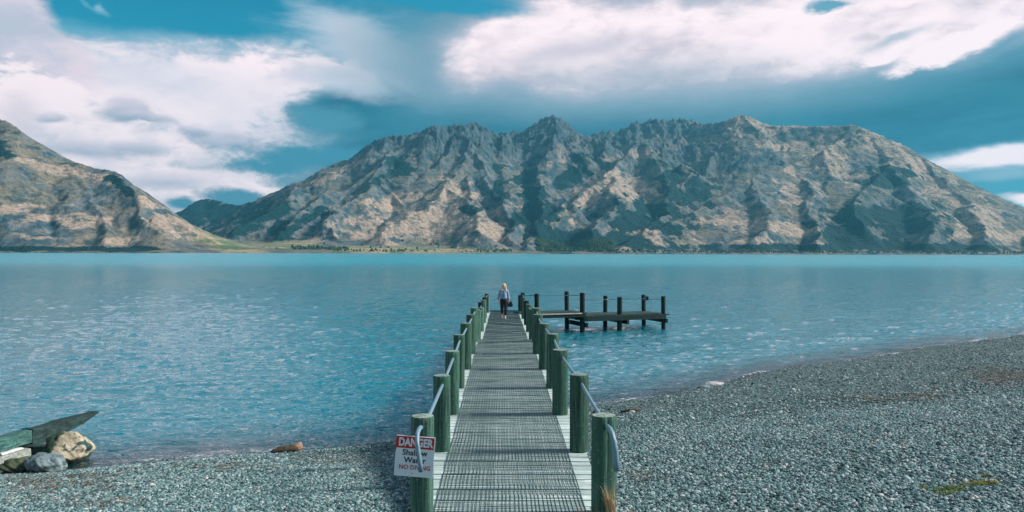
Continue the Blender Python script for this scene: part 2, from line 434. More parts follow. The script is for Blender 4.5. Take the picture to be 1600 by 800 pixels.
def mountain_mat(name, rocky=1.0):
    m = bpy.data.materials.new(name); m.use_nodes = True
    N = NT(m.node_tree); bs = N.n['Principled BSDF']
    g = N.n.new('ShaderNodeNewGeometry'); pos = g.outputs['Position']
    x, y, z = N.sep(pos)
    nz = N.sep(g.outputs['Normal'])[2]
    p1 = N.vmul(pos, (1, 0.6, 1.1))
    nb = N.noise(p1, 0.0045, 8.0, 0.62); nm = N.noise(p1, 0.016, 7.0, 0.66); nf = N.noise(pos, 0.06, 6.0, 0.7)
    strata = N.noise(N.vmul(pos, (1, 1, 3.2)), 0.008, 6.0, 0.65, 0.5)
    gully = N.noise(N.vmul(pos, (1.0, 1.0, 0.22)), 0.02, 6.0, 0.68, 0.4)
    rock = N.mix(N.smooth(nm, 0.38, 0.62), srgb(52, 78, 86), srgb(122, 122, 120))
    rock = N.mix(N.smooth(gully, 0.50, 0.66), rock, srgb(38, 68, 82))
    tus = N.mix(N.smooth(nf, 0.35, 0.65), srgb(96, 98, 88), srgb(148, 132, 112))       # tussock grass
    tus = N.mix(N.smooth(strata, 0.56, 0.70, 0, .7), tus, srgb(74, 96, 92))
    flat = N.smooth(nz, 0.62, 0.84)
    c = N.mix(N.mul(flat, N.smooth(nb, 0.40, 0.60)), rock, tus)
    scrub = N.mix(nf, srgb(14, 48, 58), srgb(40, 76, 80))
    c = N.mix(N.smooth(N.add(N.mul(N.sub(strata, 0.5), 0.25), N.add(N.mul(N.sub(nb, 0.5), 0.9), N.mul(N.sub(nm, 0.5), 0.8))), 0.0, 0.20, 0, .85), c, scrub)
    ga = N.attr('grass')
    gm = N.smooth(N.add(N.add(ga, N.mul(N.sub(gully, 0.5), -1.2)), N.mul(N.sub(nm, 0.5), 2.4)), 0.44, 0.90)
    gcol = N.mix(N.smooth(nf, 0.34, 0.62), srgb(122, 114, 104), srgb(178, 156, 138))
    gcol = N.mix(N.smooth(N.noise(N.vmul(pos, (1, 0.6, 1.6)), 0.016, 7.0, 0.7), 0.54, 0.66), gcol, srgb(62, 90, 86))
    c = N.mix(gm, c, gcol)
    crag_shade = N.mul(N.smooth(z, 600.0, 800.0), N.smooth(x, 1900.0, 1300.0))  # cloud shade on the high central crags, mixed into the rock colour
    c = N.mix(N.mul(crag_shade, 0.75), c, N.mix(N.smooth(gully, 0.4, 0.6), srgb(72, 88, 96), srgb(34, 58, 70)))
    ba = N.attr('bush_shade')
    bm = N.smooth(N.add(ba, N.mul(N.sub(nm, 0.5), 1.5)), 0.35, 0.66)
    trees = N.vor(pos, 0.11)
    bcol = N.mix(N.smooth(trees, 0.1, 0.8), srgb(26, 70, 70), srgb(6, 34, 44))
    c = N.mix(bm, c, bcol)  # bush colour, which also paints in the shaded slopes
    fa = N.attr('field')
    fcol = N.mix(N.smooth(N.noise(N.vmul(pos, (0.25, 1, 1)), 0.02, 3.0), 0.42, 0.58), srgb(96, 118, 84), srgb(170, 152, 122))
    c = N.mix(N.mul(fa, N.lin(nz, 0.80, 0.93)), c, fcol)
    # pale shingle just above the water, dark weed line below
    N.l.new(c, bs.inputs['Base Color'])
    bs.inputs['Roughness'].default_value = 0.95
    bs.inputs['Specular IOR Level'].default_value = 0.15
    hgt = N.add(N.mul(nm, 1.0), N.add(N.mul(nf, 0.35), N.mul(gully, 0.9)))
    hgt = N.add(hgt, N.mul(N.mul(bm, trees), -0.35))
    b = N.bump(hgt, 1.0, 15.0)
    N.l.new(b, bs.inputs['Normal'])
    return m

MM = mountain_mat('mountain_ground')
rng = np.random.default_rng(21)
T = Terrain(-4200, 6800, 2850, 7600, 9.0)
def PL(*pts): return [P(*p) for p in pts]
RIDGES = [
    (PL((690,196,5300),(655,207,5400),(600,214,5300),(560,236,5200),(500,265,5000),(465,285,5000),(430,300,5200),(400,315,5600),(372,322,6200),(325,312,6600),(285,330,6800),(200,350,6900)), .60),
    (PL((690,196,5300),(712,194,5400),(755,196,5600),(770,208,5800),(815,206,6000),(850,184,6000),(865,180,5900),(900,205,6100),(925,210,6400),(960,205,6500),(990,190,6500),(1030,183,6500),(1085,187,6400),(1110,192,6000),(1158,179,5700),(1200,194,5600),(1290,196,5400),(1340,194,5300),(1380,212,5200),(1450,248,5000),(1550,300,4800),(1700,365,4600),(1850,380,4500)), .60),
    (PL((712,194,5400),(735,235,5000),(772,285,4400),(797,330,3900),(800,375,3300)), .95),
    (PL((728,225,5050),(697,285,4350),(660,325,3900),(600,365,3450)), .60),
    (PL((697,285,4350),(735,320,3850),(760,365,3350)), .50),
    (PL((640,210,5350),(600,255,4750),(520,305,4300),(430,365,3650)), .70),
    (PL((600,255,4750),(560,310,4100),(500,350,3700)), .75),
    (PL((500,265,5000),(440,320,4400),(370,360,3900)), .62),
    (PL((865,180,5900),(868,215,5500),(845,255,5000),(850,300,4500),(835,350,3850)), .80),
    (PL((868,215,5500),(830,235,5350),(798,255,5200)), .8),
    (PL((868,215,5500),(905,245,5200),(925,270,5000)), .8),
    (PL((1060,212,5900),(1005,222,5300),(950,262,4750),(890,305,4200),(845,345,3700),(818,382,3250)), .78),
    (PL((1005,222,5300),(1045,265,4700),(1052,310,4200),(1010,360,3600)), .68),
    (PL((950,262,4750),(960,310,4050),(930,360,3500)), .60),
    (PL((1158,179,5700),(1135,210,5500),(1105,255,5100),(1085,290,4800)), .85),
    (PL((1158,179,5700),(1200,215,5300),(1225,240,5100)), .6),
    (PL((1300,225,5100),(1250,250,4850),(1180,275,4450),(1100,318,3950),(1040,350,3600),(960,384,3150)), .44),
    (PL((1180,275,4450),(1200,330,3800),(1180,375,3300)), .55),
    (PL((1340,194,5300),(1290,232,4900),(1262,290,4300),(1270,345,3700),(1290,380,3250)), .72),
    (PL((1345,197,5300),(1385,260,4600),(1350,300,4200),(1340,350,3700)), .70),
    (PL((1385,260,4600),(1450,320,4000),(1460,375,3350)), .6),
    (PL((1450,248,5000),(1510,310,4300),(1545,375,3400)), .62),
    (PL((1550,300,4800),(1620,350,4000),(1680,385,3300)), .62),
]
for n_, (pts, k) in enumerate(RIDGES): T.ridge(pts, k * 1.25, 1, rng, (1500, 260, 90) if n_ in (16, 17, 18, 19, 20, 21, 22) else ((700, 170, 70) if n_ == 1 else (460, 150, 65)))
VAL = [
    (((812,390,3050),(820,352,3600),(814,312,4200),(800,275,4700),(790,245,5150),(772,224,5500)), .85),
    (((826,375,3350),(868,348,3850),(898,308,4450),(932,268,5100),(925,240,5650)), .80),
    (((1005,374,3350),(1050,348,3850),(1064,312,4350),(1060,272,4850),(1050,243,5300),(1070,222,5750)), .85),
    (((1322,390,3100),(1312,348,3650),(1300,315,4150),(1290,292,4500)), .75),
    (((1058,318,4250),(1110,292,4600),(1180,262,4850),(1245,236,5100)), .80),
    (((470,352,3600),(590,318,4100),(640,288,4550),(678,256,4900),(700,230,5150)), .80),
    (((390,372,3450),(470,332,4150),(540,292,4650),(610,245,5100)), .75),
    (((742,300,4250),(742,272,4600),(728,246,4900)), .95),
    (((1405,302,4350),(1372,268,4750),(1366,228,5050)), .70),
    (((1500,385,3150),(1482,332,3850),(1442,292,4450)), .70),
    (((870,330,4100),(862,290,4700),(888,240,5300)), .85),
    (((330,352,5200),(400,335,4900),(450,318,4700)), .6),
]
for pts, k in VAL: T.valley(PL(*pts), k)
SIL = [(150,352),(200,350),(285,331),(292,325),(300,318),(312,313),(325,312),(338,314),(350,318),(372,322),(400,314),(415,306),(430,300),(445,293),(458,285),(468,287),(480,279),(500,266),(525,255),(552,247),(560,236),(580,223),(600,214),(640,210),(655,207),(670,197),(680,198),(688,194),(696,199),(712,194),(722,196),(735,192),(745,192),(755,196),(764,203),(770,209),(790,206),(815,205),(825,200),(835,194),(843,187),(850,184),(865,179),(876,184),(884,190),(892,197),(900,204),(906,209),(912,212),(925,209),(940,206),(948,202),(958,205),(972,202),(980,198),(988,190),(995,189),(1000,194),(1008,190),(1018,184),(1024,187),(1030,184),(1040,188),(1050,187),(1060,183),(1075,187),(1085,187),(1092,190),(1097,196),(1107,190),(1115,191),(1125,191),(1135,186),(1145,183),(1152,180),(1160,179),(1172,181),(1180,186),(1200,194),(1215,196),(1240,195),(1260,196),(1290,196),(1318,195),(1332,193),(1345,197),(1380,212),(1420,229),(1450,249),(1475,261),(1500,275),(1525,288),(1550,300),(1575,312),(1600,322),(1650,345),(1700,365),(1850,380),(2000,385)]
BUSH_SHADE = [(330,330,110,44),(330,335,70,26),(420,335,60,18,-20),(460,352,60,14,-20),(880,372,70,26),(840,345,40,40,-40),(1000,345,75,36),(950,375,60,20),(830,300,24,60),(1345,345,75,30),(1420,345,70,30),(1350,375,80,18),(1240,385,200,7),(1450,385,200,7),(1050,300,30,50),(1080,300,36,30),(1390,275,40,22),(620,262,38,20,-40),(780,290,14,30),(740,330,20,8),(900,270,40,20,-35),(1300,360,20,28)]  # dark bush, plus cloud shade and shadowed valley faces painted as the same colour
GRASS = [(700,300,50,22,-8),(640,312,90,16,-12),(700,340,110,30),(620,360,130,24),(770,360,34,34),(500,372,80,10,-15),(560,318,40,7,-12),(520,275,70,7,-28),(960,280,50,20,-15),(985,240,40,26),(1000,300,60,18),(925,300,45,20,-30),(860,355,36,16),(1060,225,60,12),(1030,215,40,10),(1010,368,60,16),(1130,380,160,10,-2),(1245,355,40,22),(1240,300,30,34),(1170,195,60,18),(1230,230,80,14),(1290,250,50,44,-35),(1380,228,70,24,25),(1440,265,70,20,28),(1520,330,90,26,25),(1390,332,110,6,-4),(1560,365,90,16),(1150,345,60,20),(925,228,40,12,30),(880,238,40,18)]
FIELD = [(560,392,260,8),(440,388,80,10)]
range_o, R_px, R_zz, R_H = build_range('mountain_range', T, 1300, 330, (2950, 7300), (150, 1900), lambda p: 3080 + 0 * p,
    SIL, lambda p: 0.075 * np.exp(-((p - 560) / 230.0) ** 2) + 0.03, MM, BUSH_SHADE, GRASS, FIELD)

T2 = Terrain(-5200, -300, 2150, 4600, 8.0)
L2 = [
    (PL((-500,120,3700),(-200,150,3500),(-60,165,3400),(0,188,3350),(50,222,3300),(105,250,3250),(190,271,3200),(240,310,3100),(290,345,3000),(350,375,2900),(420,392,2800)), .62),
    (PL((190,271,3200),(215,310,2950),(260,350,2750)), .7),
    (PL((50,222,3300),(60,300,2900),(80,360,2650)), .62),
    (PL((0,188,3350),(-60,280,2900),(-50,360,2600)), .62),
    (PL((105,250,3250),(150,330,2850),(160,375,2600)), .6),
]
for pts, k in L2: T2.ridge(pts, k, 1, rng, (240, 120, 60))
for pts, k in ((((60,395,2450),(70,350,2700),(90,310,2950)), .7), (((200,392,2450),(190,350,2700),(165,310,2950)), .7), (((285,388,2550),(265,365,2720),(240,340,2900)), .7)): T2.valley(PL(*pts), k)
SIL2 = [(-500,120),(-200,150),(-60,165),(0,187),(15,193),(30,205),(50,220),(62,224),(75,233),(105,250),(125,257),(150,265),(168,267),(185,271),(195,279),(207,290),(225,299),(240,310),(262,325),(278,338),(290,346),(320,362),(350,373),(390,383),(430,389),(470,393),(520,397)]
BUSH2 = [(188,292,26,10,30),(110,391,200,4),(10,245,24,10),(-40,240,60,20)]
GRASS2 = [(150,278,60,10,12),(90,270,50,8,15),(230,320,40,12,40),(40,370,90,10,8),(180,375,70,10),(280,350,50,12,25),(330,378,70,10,20),(60,340,60,12),(140,350,60,10),(250,345,40,22,40),(20,330,60,14)]
FIELD2 = [(355,384,90,12,14),(330,375,50,12,22)]
hill_o, H_px, H_zz, H_H = build_range('hillside', T2, 560, 260, (2250, 4300), (-420, 520), lambda p: 2420 + np.clip(p - 250, 0, 300) * 1.6,
    SIL2, lambda p: 0.05 + 0 * p, MM, BUSH2, GRASS2, FIELD2)

def surf(px_, py_):
    """point of the range where the line of sight through photo pixel (px_, py_) first meets it"""
    i = int(np.argmin(abs(R_px - px_))); v = HY - (R_H[:, i] - EYE) / R_zz * F
    j = np.where(v <= py_)[0]
    j = int(j[0]) if len(j) else int(np.argmin(v))
    Z = R_zz[j]; return (px_ - VX) / F * Z, Z, float(R_H[j, i])

# far trees along the other shore and the dark conifer plantation: one mass
M_FTREE = bpy.data.materials.new('far_foliage'); M_FTREE.use_nodes = True
_N = NT(M_FTREE.node_tree)
_p = _N.n.new('ShaderNodeNewGeometry').outputs['Position']
_N.l.new(_N.mix(_N.noise(_p, 0.05, 3.0), srgb(22, 48, 36), srgb(66, 92, 56)), _N.n['Principled BSDF'].inputs['Base Color'])
_N.n['Principled BSDF'].inputs['Roughness'].default_value = 0.95
def far_trees():
    pr = random.Random(5); V = []; Fc = []
    def crown(x, y, z, h, w, conif):
        b = len(V); n = 6
        prof = ((0.0, .55), (.35, 1.0), (.7, .6)) if conif else ((0.05, .6), (.4, 1.0), (.78, .75))
        for t, k in prof:
            for q in range(n):
                a = 6.283 * q / n + pr.uniform(-.3, .3); rr = w * k * pr.uniform(.7, 1.25)
                V.append((x + rr * math.cos(a), y + rr * math.sin(a), z + h * t * pr.uniform(.9, 1.1)))
        V.append((x, y, z + h))
        for i in range(2):
            for q in range(n): Fc.append((b + i * n + q, b + i * n + (q + 1) % n, b + (i + 1) * n + (q + 1) % n, b + (i + 1) * n + q))
        for q in range(n): Fc.append((b + 2 * n + q, b + 2 * n + (q + 1) % n, b + 3 * n))
    for _ in range(900):
        px_ = pr.uniform(838, 960); top = 376 + 7 * math.sin((px_ - 838) / 30) ** 2; py_ = pr.uniform(top, 393)
        x, y, z = surf(px_, py_); crown(x, y, z - 2, pr.uniform(9, 20), pr.uniform(3.5, 6), True)
    for (a_, b_, y0_, y1_, n_, hh) in ((462, 545, 388.5, 393, 110, 13), (545, 640, 391, 394, 40, 8), (455, 470, 386, 391, 10, 12), (740, 800, 391, 394.5, 60, 8), (640, 740, 392, 394.5, 22, 6), (960, 1600, 391, 394.8, 620, 7), (300, 440, 391, 394.5, 90, 9), (500, 780, 376, 390, 26, 9)):
        for _ in range(n_):
            x, y, z = surf(pr.uniform(a_, b_), pr.uniform(y0_, y1_)); h = hh * pr.uniform(.6, 1.4); crown(x, y, max(z, 1) - 1, h, h * pr.uniform(.35, .6), False)
    me = bpy.data.meshes.new('far_wood'); me.from_pydata(V, [], Fc); me.materials.append(M_FTREE); me.update()
    o = link(bpy.data.objects.new('far_wood', me)); o['kind'] = 'stuff'
far_trees()
M_HW = bpy.data.materials.new('farmhouse_wall'); M_HW.use_nodes = True; M_HW.node_tree.nodes['Principled BSDF'].inputs['Base Color'].default_value = srgb(222, 220, 212)
M_HR = bpy.data.materials.new('farmhouse_roof'); M_HR.use_nodes = True; M_HR.node_tree.nodes['Principled BSDF'].inputs['Base Color'].default_value = srgb(110, 96, 92)
for k_, (hx_, lab_) in enumerate(((497, 'pale farmhouse on the far shore, leftmost of the four'), (517, 'pale farmhouse on the far shore, second from the left of the four'), (536, 'pale farmhouse on the far shore, third from the left of the four'), (563, 'pale farmhouse on the far shore, rightmost of the four'))):
    x_, y_, z_ = surf(hx_, 391.8)
    root_ = bpy.data.objects.new('farmhouse', None); root_.location = (x_, y_, z_ - .5); link(root_)
    root_['label'] = lab_; root_['category'] = 'house'; root_['group'] = 'farmhouses on the far shore'
    w_, d_, h_ = 15 - k_, 9, 5
    me_ = bpy.data.meshes.new('wall'); me_.from_pydata([(sx * w_ / 2, sy * d_ / 2, z) for z in (0, h_) for sx, sy in ((-1, -1), (1, -1), (1, 1), (-1, 1))] , [], [(0, 1, 5, 4), (1, 2, 6, 5), (2, 3, 7, 6), (3, 0, 4, 7), (4, 5, 6, 7)]); me_.materials.append(M_HW)
    link(bpy.data.objects.new('wall', me_), root_)
    me_ = bpy.data.meshes.new('roof'); me_.from_pydata([(-w_ / 2 - .6, -d_ / 2 - .6, h_ + .05), (w_ / 2 + .6, -d_ / 2 - .6, h_ + .05), (w_ / 2 + .6, d_ / 2 + .6, h_ + .05), (-w_ / 2 - .6, d_ / 2 + .6, h_ + .05), (-w_ / 2 - .6, 0, h_ + 3.2), (w_ / 2 + .6, 0, h_ + 3.2)], [], [(0, 1, 5, 4), (2, 3, 4, 5), (0, 4, 3), (1, 2, 5), (3, 2, 1, 0)]); me_.materials.append(M_HR)
    link(bpy.data.objects.new('roof', me_), root_)

# ------------------------------------------------------------------ beach and lake
SHORE = np.array([(-80, -6), (-40, 4.5), (-20, 9.6), (-8.6, 12.7), (-7.26, 13.2), (-5.8, 13.85), (-4.75, 14.25), (-3.6, 14.5), (-1.9, 15.1), (0, 16.9), (2.6, 18.8), (5.8, 21.4), (8.5, 23.7), (11.6, 26.1), (15.3, 28.7), (19.7, 31.8), (24.8, 35.1), (46, 52), (120, 112)])
def shore_dist(X, Z):
    """metres inland of the waterline (negative in the lake)"""
    d = np.full(X.shape, 1e9)
    for (ax, ay), (bx, by) in zip(SHORE[:-1], SHORE[1:]):
        ux, uy = bx - ax, by - ay
        t = np.clip(((X - ax) * ux + (Z - ay) * uy) / (ux * ux + uy * uy), 0, 1)
        d = np.minimum(d, np.hypot(X - ax - t * ux, Z - ay - t * uy))
    return np.where(Z < np.interp(X, SHORE[:, 0], SHORE[:, 1]), d, -d)
def ground_z(X, Z):
    X = np.asarray(X, float); Z = np.asarray(Z, float)
    s = shore_dist(X, Z)
    z = np.where(s > 0, 0.155 * s, 0.13 * s)
    z = np.where(s > 10.5, 0.155 * 10.5 + (s - 10.5) * 0.07, z)
    z = np.maximum(z, -5.0)
    z = z + 0.035 * fbm(X / 1.8, Z / 1.8, 3, 301) + 0.05 * fbm(X / 6, Z / 6, 2, 305)
    z += 0.05 * np.exp(-((s - 1.1) / 0.5) ** 2)                      # low storm berm along the water
    return z
def gz(x, y): return float(ground_z(np.array([x]), np.array([y]))[0])

def px_cols(lo, hi, n):
    core = np.linspace(-120, 1720, n)
    return np.concatenate([np.linspace(lo, -130, 24), core, np.linspace(1730, hi, 24)])

def gravel_nodes(N, pos):
    v1 = N.n.new('ShaderNodeTexVoronoi'); N.put(v1.inputs['Vector'], N.vmul(pos, (1, 1, 1.6))); v1.inputs['Scale'].default_value = 40
    v2 = N.n.new('ShaderNodeTexVoronoi'); N.put(v2.inputs['Vector'], N.vadd(pos, (3.1, 1.7, 0))); v2.inputs['Scale'].default_value = 62
    r1 = N.sep(v1.outputs['Color'])[0]; r2 = N.sep(v2.outputs['Color'])[1]
    r = N.mix(0.45, r1, r2)
    return v1, v2, r
PEB = [(0.0, srgb(40, 66, 70)), (0.30, srgb(78, 114, 115)), (0.60, srgb(110, 146, 145)), (0.84, srgb(146, 172, 171)), (0.955, srgb(186, 194, 193)), (1.0, srgb(206, 190, 182))]

def gravel_mat():
    m = bpy.data.materials.new('gravel'); m.use_nodes = True
    N = NT(m.node_tree); bs = N.n['Principled BSDF']
    pos = N.n.new('ShaderNodeNewGeometry').outputs['Position']
    v1, v2, r = gravel_nodes(N, pos)
    c = N.ramp(r, PEB)
    c = N.mix(N.smooth(v1.outputs['Distance'], 0.35, 0.75), c, srgb(26, 38, 42))
    big = N.noise(pos, 0.5, 5.0, 0.6)
    c = N.mix(N.smooth(big, 0.42, 0.62, 0, 0.35), c, srgb(60, 78, 78))
    deb = N.attr('debris')
    c = N.mix(N.mul(deb, N.smooth(N.noise(N.vmul(pos, (6, 14, 8)), 1.0, 5.0, 0.7), 0.42, 0.6)), c, srgb(78, 76, 70))
    s = N.attr('inland')
    sn = N.add(s, N.mul(N.sub(N.noise(pos, 2.0, 4.0), 0.5), 0.6))
    wet = N.smooth(sn, 0.42, 0.12)
    c = N.mix(N.mul(wet, 0.5), c, srgb(34, 62, 68))
    under = N.smooth(s, 0.0, -1.6)
    c = N.mix(under, c, srgb(40, 110, 122))
    N.l.new(c, bs.inputs['Base Color'])
    N.put(bs.inputs['Roughness'], N.lin(wet, 0, 1, 0.85, 0.35))
    h = N.add(N.mul(v1.outputs['Distance'], -1.0), N.mul(v2.outputs['Distance'], -0.5))
    N.l.new(N.bump(h, 1.0, 0.03), bs.inputs['Normal'])
    return m
GRAVEL = gravel_mat()

cols = px_cols(-1600, 3400, 520)
zz = 1.0 / np.linspace(1 / 4.0, 1 / 75.0, 230)
Zg = np.repeat(zz[:, None], len(cols), 1); Xg = (cols[None, :] - VX) / F * Zg
Hg = ground_z(Xg, Zg)
s_g = shore_dist(Xg, Zg)
near = np.clip((30 - Zg) / 20, 0.15, 1)
Hg += near * 0.012 * fbm(Xg / 0.16, Zg / 0.16, 3, 333)
beach = mesh_np('beach', np.stack([Xg, Zg, Hg], -1).reshape(-1, 3), grid_quads(len(zz), len(cols)), GRAVEL, smooth=True)
set_attr(beach, 'inland', s_g)
Ug = VX + Xg / Zg * F; Vg = HY - (Hg - EYE) / Zg * F
DEB = [(90, 765, 180, 22, -4), (1560, 590, 80, 18, -4), (1400, 625, 120, 13, -14), (520, 725, 120, 12, -6), (330, 735, 120, 10, -6), (1020, 745, 30, 8), (1000, 644, 30, 5), (600, 715, 40, 10), (1100, 735, 40, 6)]
set_attr(beach, 'debris', masks(Ug, Vg, DEB, 0.8 * fbm(Xg / 0.8, Zg / 0.8, 4, 88)))
beach['kind'] = 'structure'

# strip of ground under and behind the viewer
xs = np.linspace(-30, 40, 71); ys = np.linspace(-25, 4.0, 30)
Xb, Yb = np.meshgrid(xs, ys)
Hb = np.minimum(ground_z(Xb, Yb), 1.9) - 0.02
ob = mesh_np('bank', np.stack([Xb, Yb, Hb], -1).reshape(-1, 3), grid_quads(30, 71), GRAVEL, smooth=True)
set_attr(ob, 'inland', np.full(Xb.size, 8.0)); set_attr(ob, 'debris', np.zeros(Xb.size)); ob['kind'] = 'structure'

def water_mat():
    m = bpy.data.materials.new('lake_water'); m.use_nodes = True
    N = NT(m.node_tree); bs = N.n['Principled BSDF']; out = N.n['Material Output']
    geo = N.n.new('ShaderNodeNewGeometry'); pos = geo.outputs['Position']
    x, y, z = N.sep(pos)
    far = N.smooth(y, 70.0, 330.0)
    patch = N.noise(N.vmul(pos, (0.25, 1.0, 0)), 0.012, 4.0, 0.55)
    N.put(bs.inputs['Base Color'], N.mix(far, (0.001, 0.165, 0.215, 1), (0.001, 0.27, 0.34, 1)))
    bs.inputs['Roughness'].default_value = 0.6; bs.inputs['Specular IOR Level'].default_value = 0.0
    bs.subsurface_method = 'BURLEY'; bs.inputs['Subsurface Weight'].default_value = 1.0
    bs.inputs['Subsurface Radius'].default_value = (1.0, 1.0, 1.0); bs.inputs['Subsurface Scale'].default_value = 1.8
    a = N.noise(N.vmul(pos, (0.36, 1.0, 1)), 2.2, 4.0, 0.6)
    b = N.noise(N.vmul(pos, (0.5, 1.0, 1)), 5.0, 3.0, 0.6)
    c = N.noise(N.vmul(pos, (0.6, 1.0, 1)), 16.0, 2.0, 0.6)
    h = N.add(N.mul(a, 0.16), N.add(N.mul(b, 0.060), N.mul(c, 0.014)))
    bn = N.n.new('ShaderNodeBump'); bn.inputs['Strength'].default_value = 1.0
    N.put(bn.inputs['Distance'], N.lin(patch, 0.35, 0.65, 0.65, 1.2)); N.put(bn.inputs['Height'], h)
    tr = N.n.new('ShaderNodeBsdfTransparent'); tr.inputs[0].default_value = (0.55, 0.85, 0.88, 1)
    d = N.attr('depth')
    body = N.n.new('ShaderNodeMixShader'); N.put(body.inputs[0], N.smooth(d, -0.02, 0.42, 0.15, 1.0))
    N.l.new(tr.outputs[0], body.inputs[1]); N.l.new(bs.outputs[0], body.inputs[2])
    gl = N.n.new('ShaderNodeBsdfGlossy'); gl.inputs['Color'].default_value = (1, 1, 1, 1)
    N.put(gl.inputs['Roughness'], N.lin(far, 0, 1, 0.05, 0.24)); N.l.new(bn.outputs[0], gl.inputs['Normal'])
    fr = N.n.new('ShaderNodeFresnel'); fr.inputs['IOR'].default_value = 2.7; N.l.new(bn.outputs[0], fr.inputs['Normal'])
    mx = N.n.new('ShaderNodeMixShader')
    N.put(mx.inputs[0], N.mul(fr.outputs[0], N.lin(far, 0, 1, 1.0, 0.55))); N.l.new(body.outputs[0], mx.inputs[1]); N.l.new(gl.outputs[0], mx.inputs[2])
    fo = N.n.new('ShaderNodeBsdfDiffuse'); fo.inputs[0].default_value = (0.75, 0.78, 0.80, 1)
    mf = N.n.new('ShaderNodeMixShader')
    fn = N.noise(pos, 9.0, 4.0, 0.7); fl = N.noise(pos, 0.45, 3.0)
    fm = N.mul(N.mul(N.smooth(N.math('ABSOLUTE', N.sub(d, 0.02)), 0.035, 0.0), N.smooth(fn, 0.47, 0.62)), N.smooth(fl, 0.47, 0.62, 0.0, 0.8))
    N.put(mf.inputs[0], fm); N.l.new(mx.outputs[0], mf.inputs[1]); N.l.new(fo.outputs[0], mf.inputs[2])
    N.l.new(mf.outputs[0], out.inputs[0])
    return m
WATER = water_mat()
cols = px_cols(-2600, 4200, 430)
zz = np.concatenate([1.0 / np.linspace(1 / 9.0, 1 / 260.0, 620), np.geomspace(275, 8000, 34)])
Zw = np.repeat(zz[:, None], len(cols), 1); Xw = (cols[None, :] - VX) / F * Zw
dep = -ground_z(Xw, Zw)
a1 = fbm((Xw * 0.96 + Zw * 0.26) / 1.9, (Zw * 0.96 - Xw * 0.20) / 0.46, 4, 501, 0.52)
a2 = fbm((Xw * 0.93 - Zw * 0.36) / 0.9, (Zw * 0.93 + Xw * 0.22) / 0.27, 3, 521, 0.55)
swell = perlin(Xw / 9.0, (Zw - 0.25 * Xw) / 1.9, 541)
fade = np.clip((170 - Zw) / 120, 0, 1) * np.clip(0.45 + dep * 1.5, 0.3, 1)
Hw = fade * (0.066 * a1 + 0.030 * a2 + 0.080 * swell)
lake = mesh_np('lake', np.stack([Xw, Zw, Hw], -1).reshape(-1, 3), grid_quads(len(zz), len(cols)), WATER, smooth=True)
set_attr(lake, 'depth', np.minimum(dep, 5.0)); lake['kind'] = 'structure'

# ------------------------------------------------------------------ pebbles: thousands of loose stones as instances
def pebble_mat():
    m = bpy.data.materials.new('pebble_stone'); m.use_nodes = True
    N = NT(m.node_tree); bs = N.n['Principled BSDF']
    oi = N.n.new('ShaderNodeObjectInfo').outputs['Random']
    pos = N.n.new('ShaderNodeNewGeometry').outputs['Position']
    c = N.ramp(oi, PEB)
    c = N.mix(N.smooth(N.noise(pos, 70.0, 3.0), 0.4, 0.65, 0, 0.35), c, srgb(50, 66, 70))
    z = N.sep(pos)[2]
    wet = N.smooth(N.add(z, N.mul(N.noise(pos, 1.5, 3.0), 0.10)), 0.14, 0.075)
    c = N.mix(N.mul(wet, 0.62), c, srgb(22, 36, 42))
    N.l.new(c, bs.inputs['Base Color']); N.put(bs.inputs['Roughness'], N.lin(wet, 0, 1, 0.75, 0.3))
    return m
PEBM = pebble_mat()
pcol = bpy.data.collections.new('pebble_shapes')
for i in range(6):
    bm = bmesh.new(); bmesh.ops.create_icosphere(bm, subdivisions=1 if i % 2 else 2, radius=1.0)
    pr = random.Random(i)
    ax = [(Vector((pr.gauss(0, 1), pr.gauss(0, 1), pr.gauss(0, 1))).normalized(), pr.uniform(0.6, 0.92)) for _ in range(6)]
    for v in bm.verts:
        for n, d in ax:
            k = v.co.dot(n)
            if k > d: v.co -= n * (k - d)
        v.co.x *= pr.uniform(0.97, 1.03); v.co.y *= 0.80; v.co.z *= 0.52
    me = bpy.data.meshes.new('pebble'); bm.to_mesh(me); bm.free(); me.materials.append(PEBM)
    pcol.objects.link(bpy.data.objects.new('pebble_shape', me))

pts = []
def scatter(n, z0, z1, pw, r0, r1):
    u = RNG.random(n); Zp = (z0 ** (pw) + u * (z1 ** pw - z0 ** pw)) ** (1 / pw)
    Up = RNG.uniform(-40, 1640, n); Xp = (Up - VX) / F * Zp
    s = shore_dist(Xp, Zp)
    keep = s > -1.5
    keep &= ~((np.abs(Xp - 0.08) < 1.02) & (Zp > 7.55))
    Xp, Zp, s = Xp[keep], Zp[keep], s[keep]
    r = r0 * (r1 / r0) ** (RNG.random(len(Xp)) ** 1.8)
    zp = ground_z(Xp, Zp) + r * 0.15 + 0.004
    pts.append(np.stack([Xp, Zp, zp, r], 1))
scatter(190000, 5.6, 13.5, 1.9, 0.0085, 0.030)
scatter(150000, 11.0, 40.0, 1.7, 0.014, 0.036)
scatter(9000, 6.0, 16.0, 1.9, 0.024, 0.042)
scatter(1200, 6.0, 24.0, 1.9, 0.03, 0.065)
PT = np.concatenate(pts)
def on_mat(X, Z): return (np.abs(X - 0.08) < 0.95) & (Z > 7.0) & (Z < 7.55)
me = bpy.data.meshes.new('pebbles'); me.vertices.add(len(PT)); me.vertices.foreach_set('co', PT[:, :3].astype(np.float32).ravel())
at = me.attributes.new('size', 'FLOAT', 'POINT'); at.data.foreach_set('value', PT[:, 3].astype(np.float32))
rot = np.stack([RNG.normal(0, 0.35, len(PT)), RNG.normal(0, 0.35, len(PT)), RNG.uniform(0, 6.28, len(PT))], 1).astype(np.float32)
at = me.attributes.new('spin', 'FLOAT_VECTOR', 'POINT'); at.data.foreach_set('vector', rot.ravel())
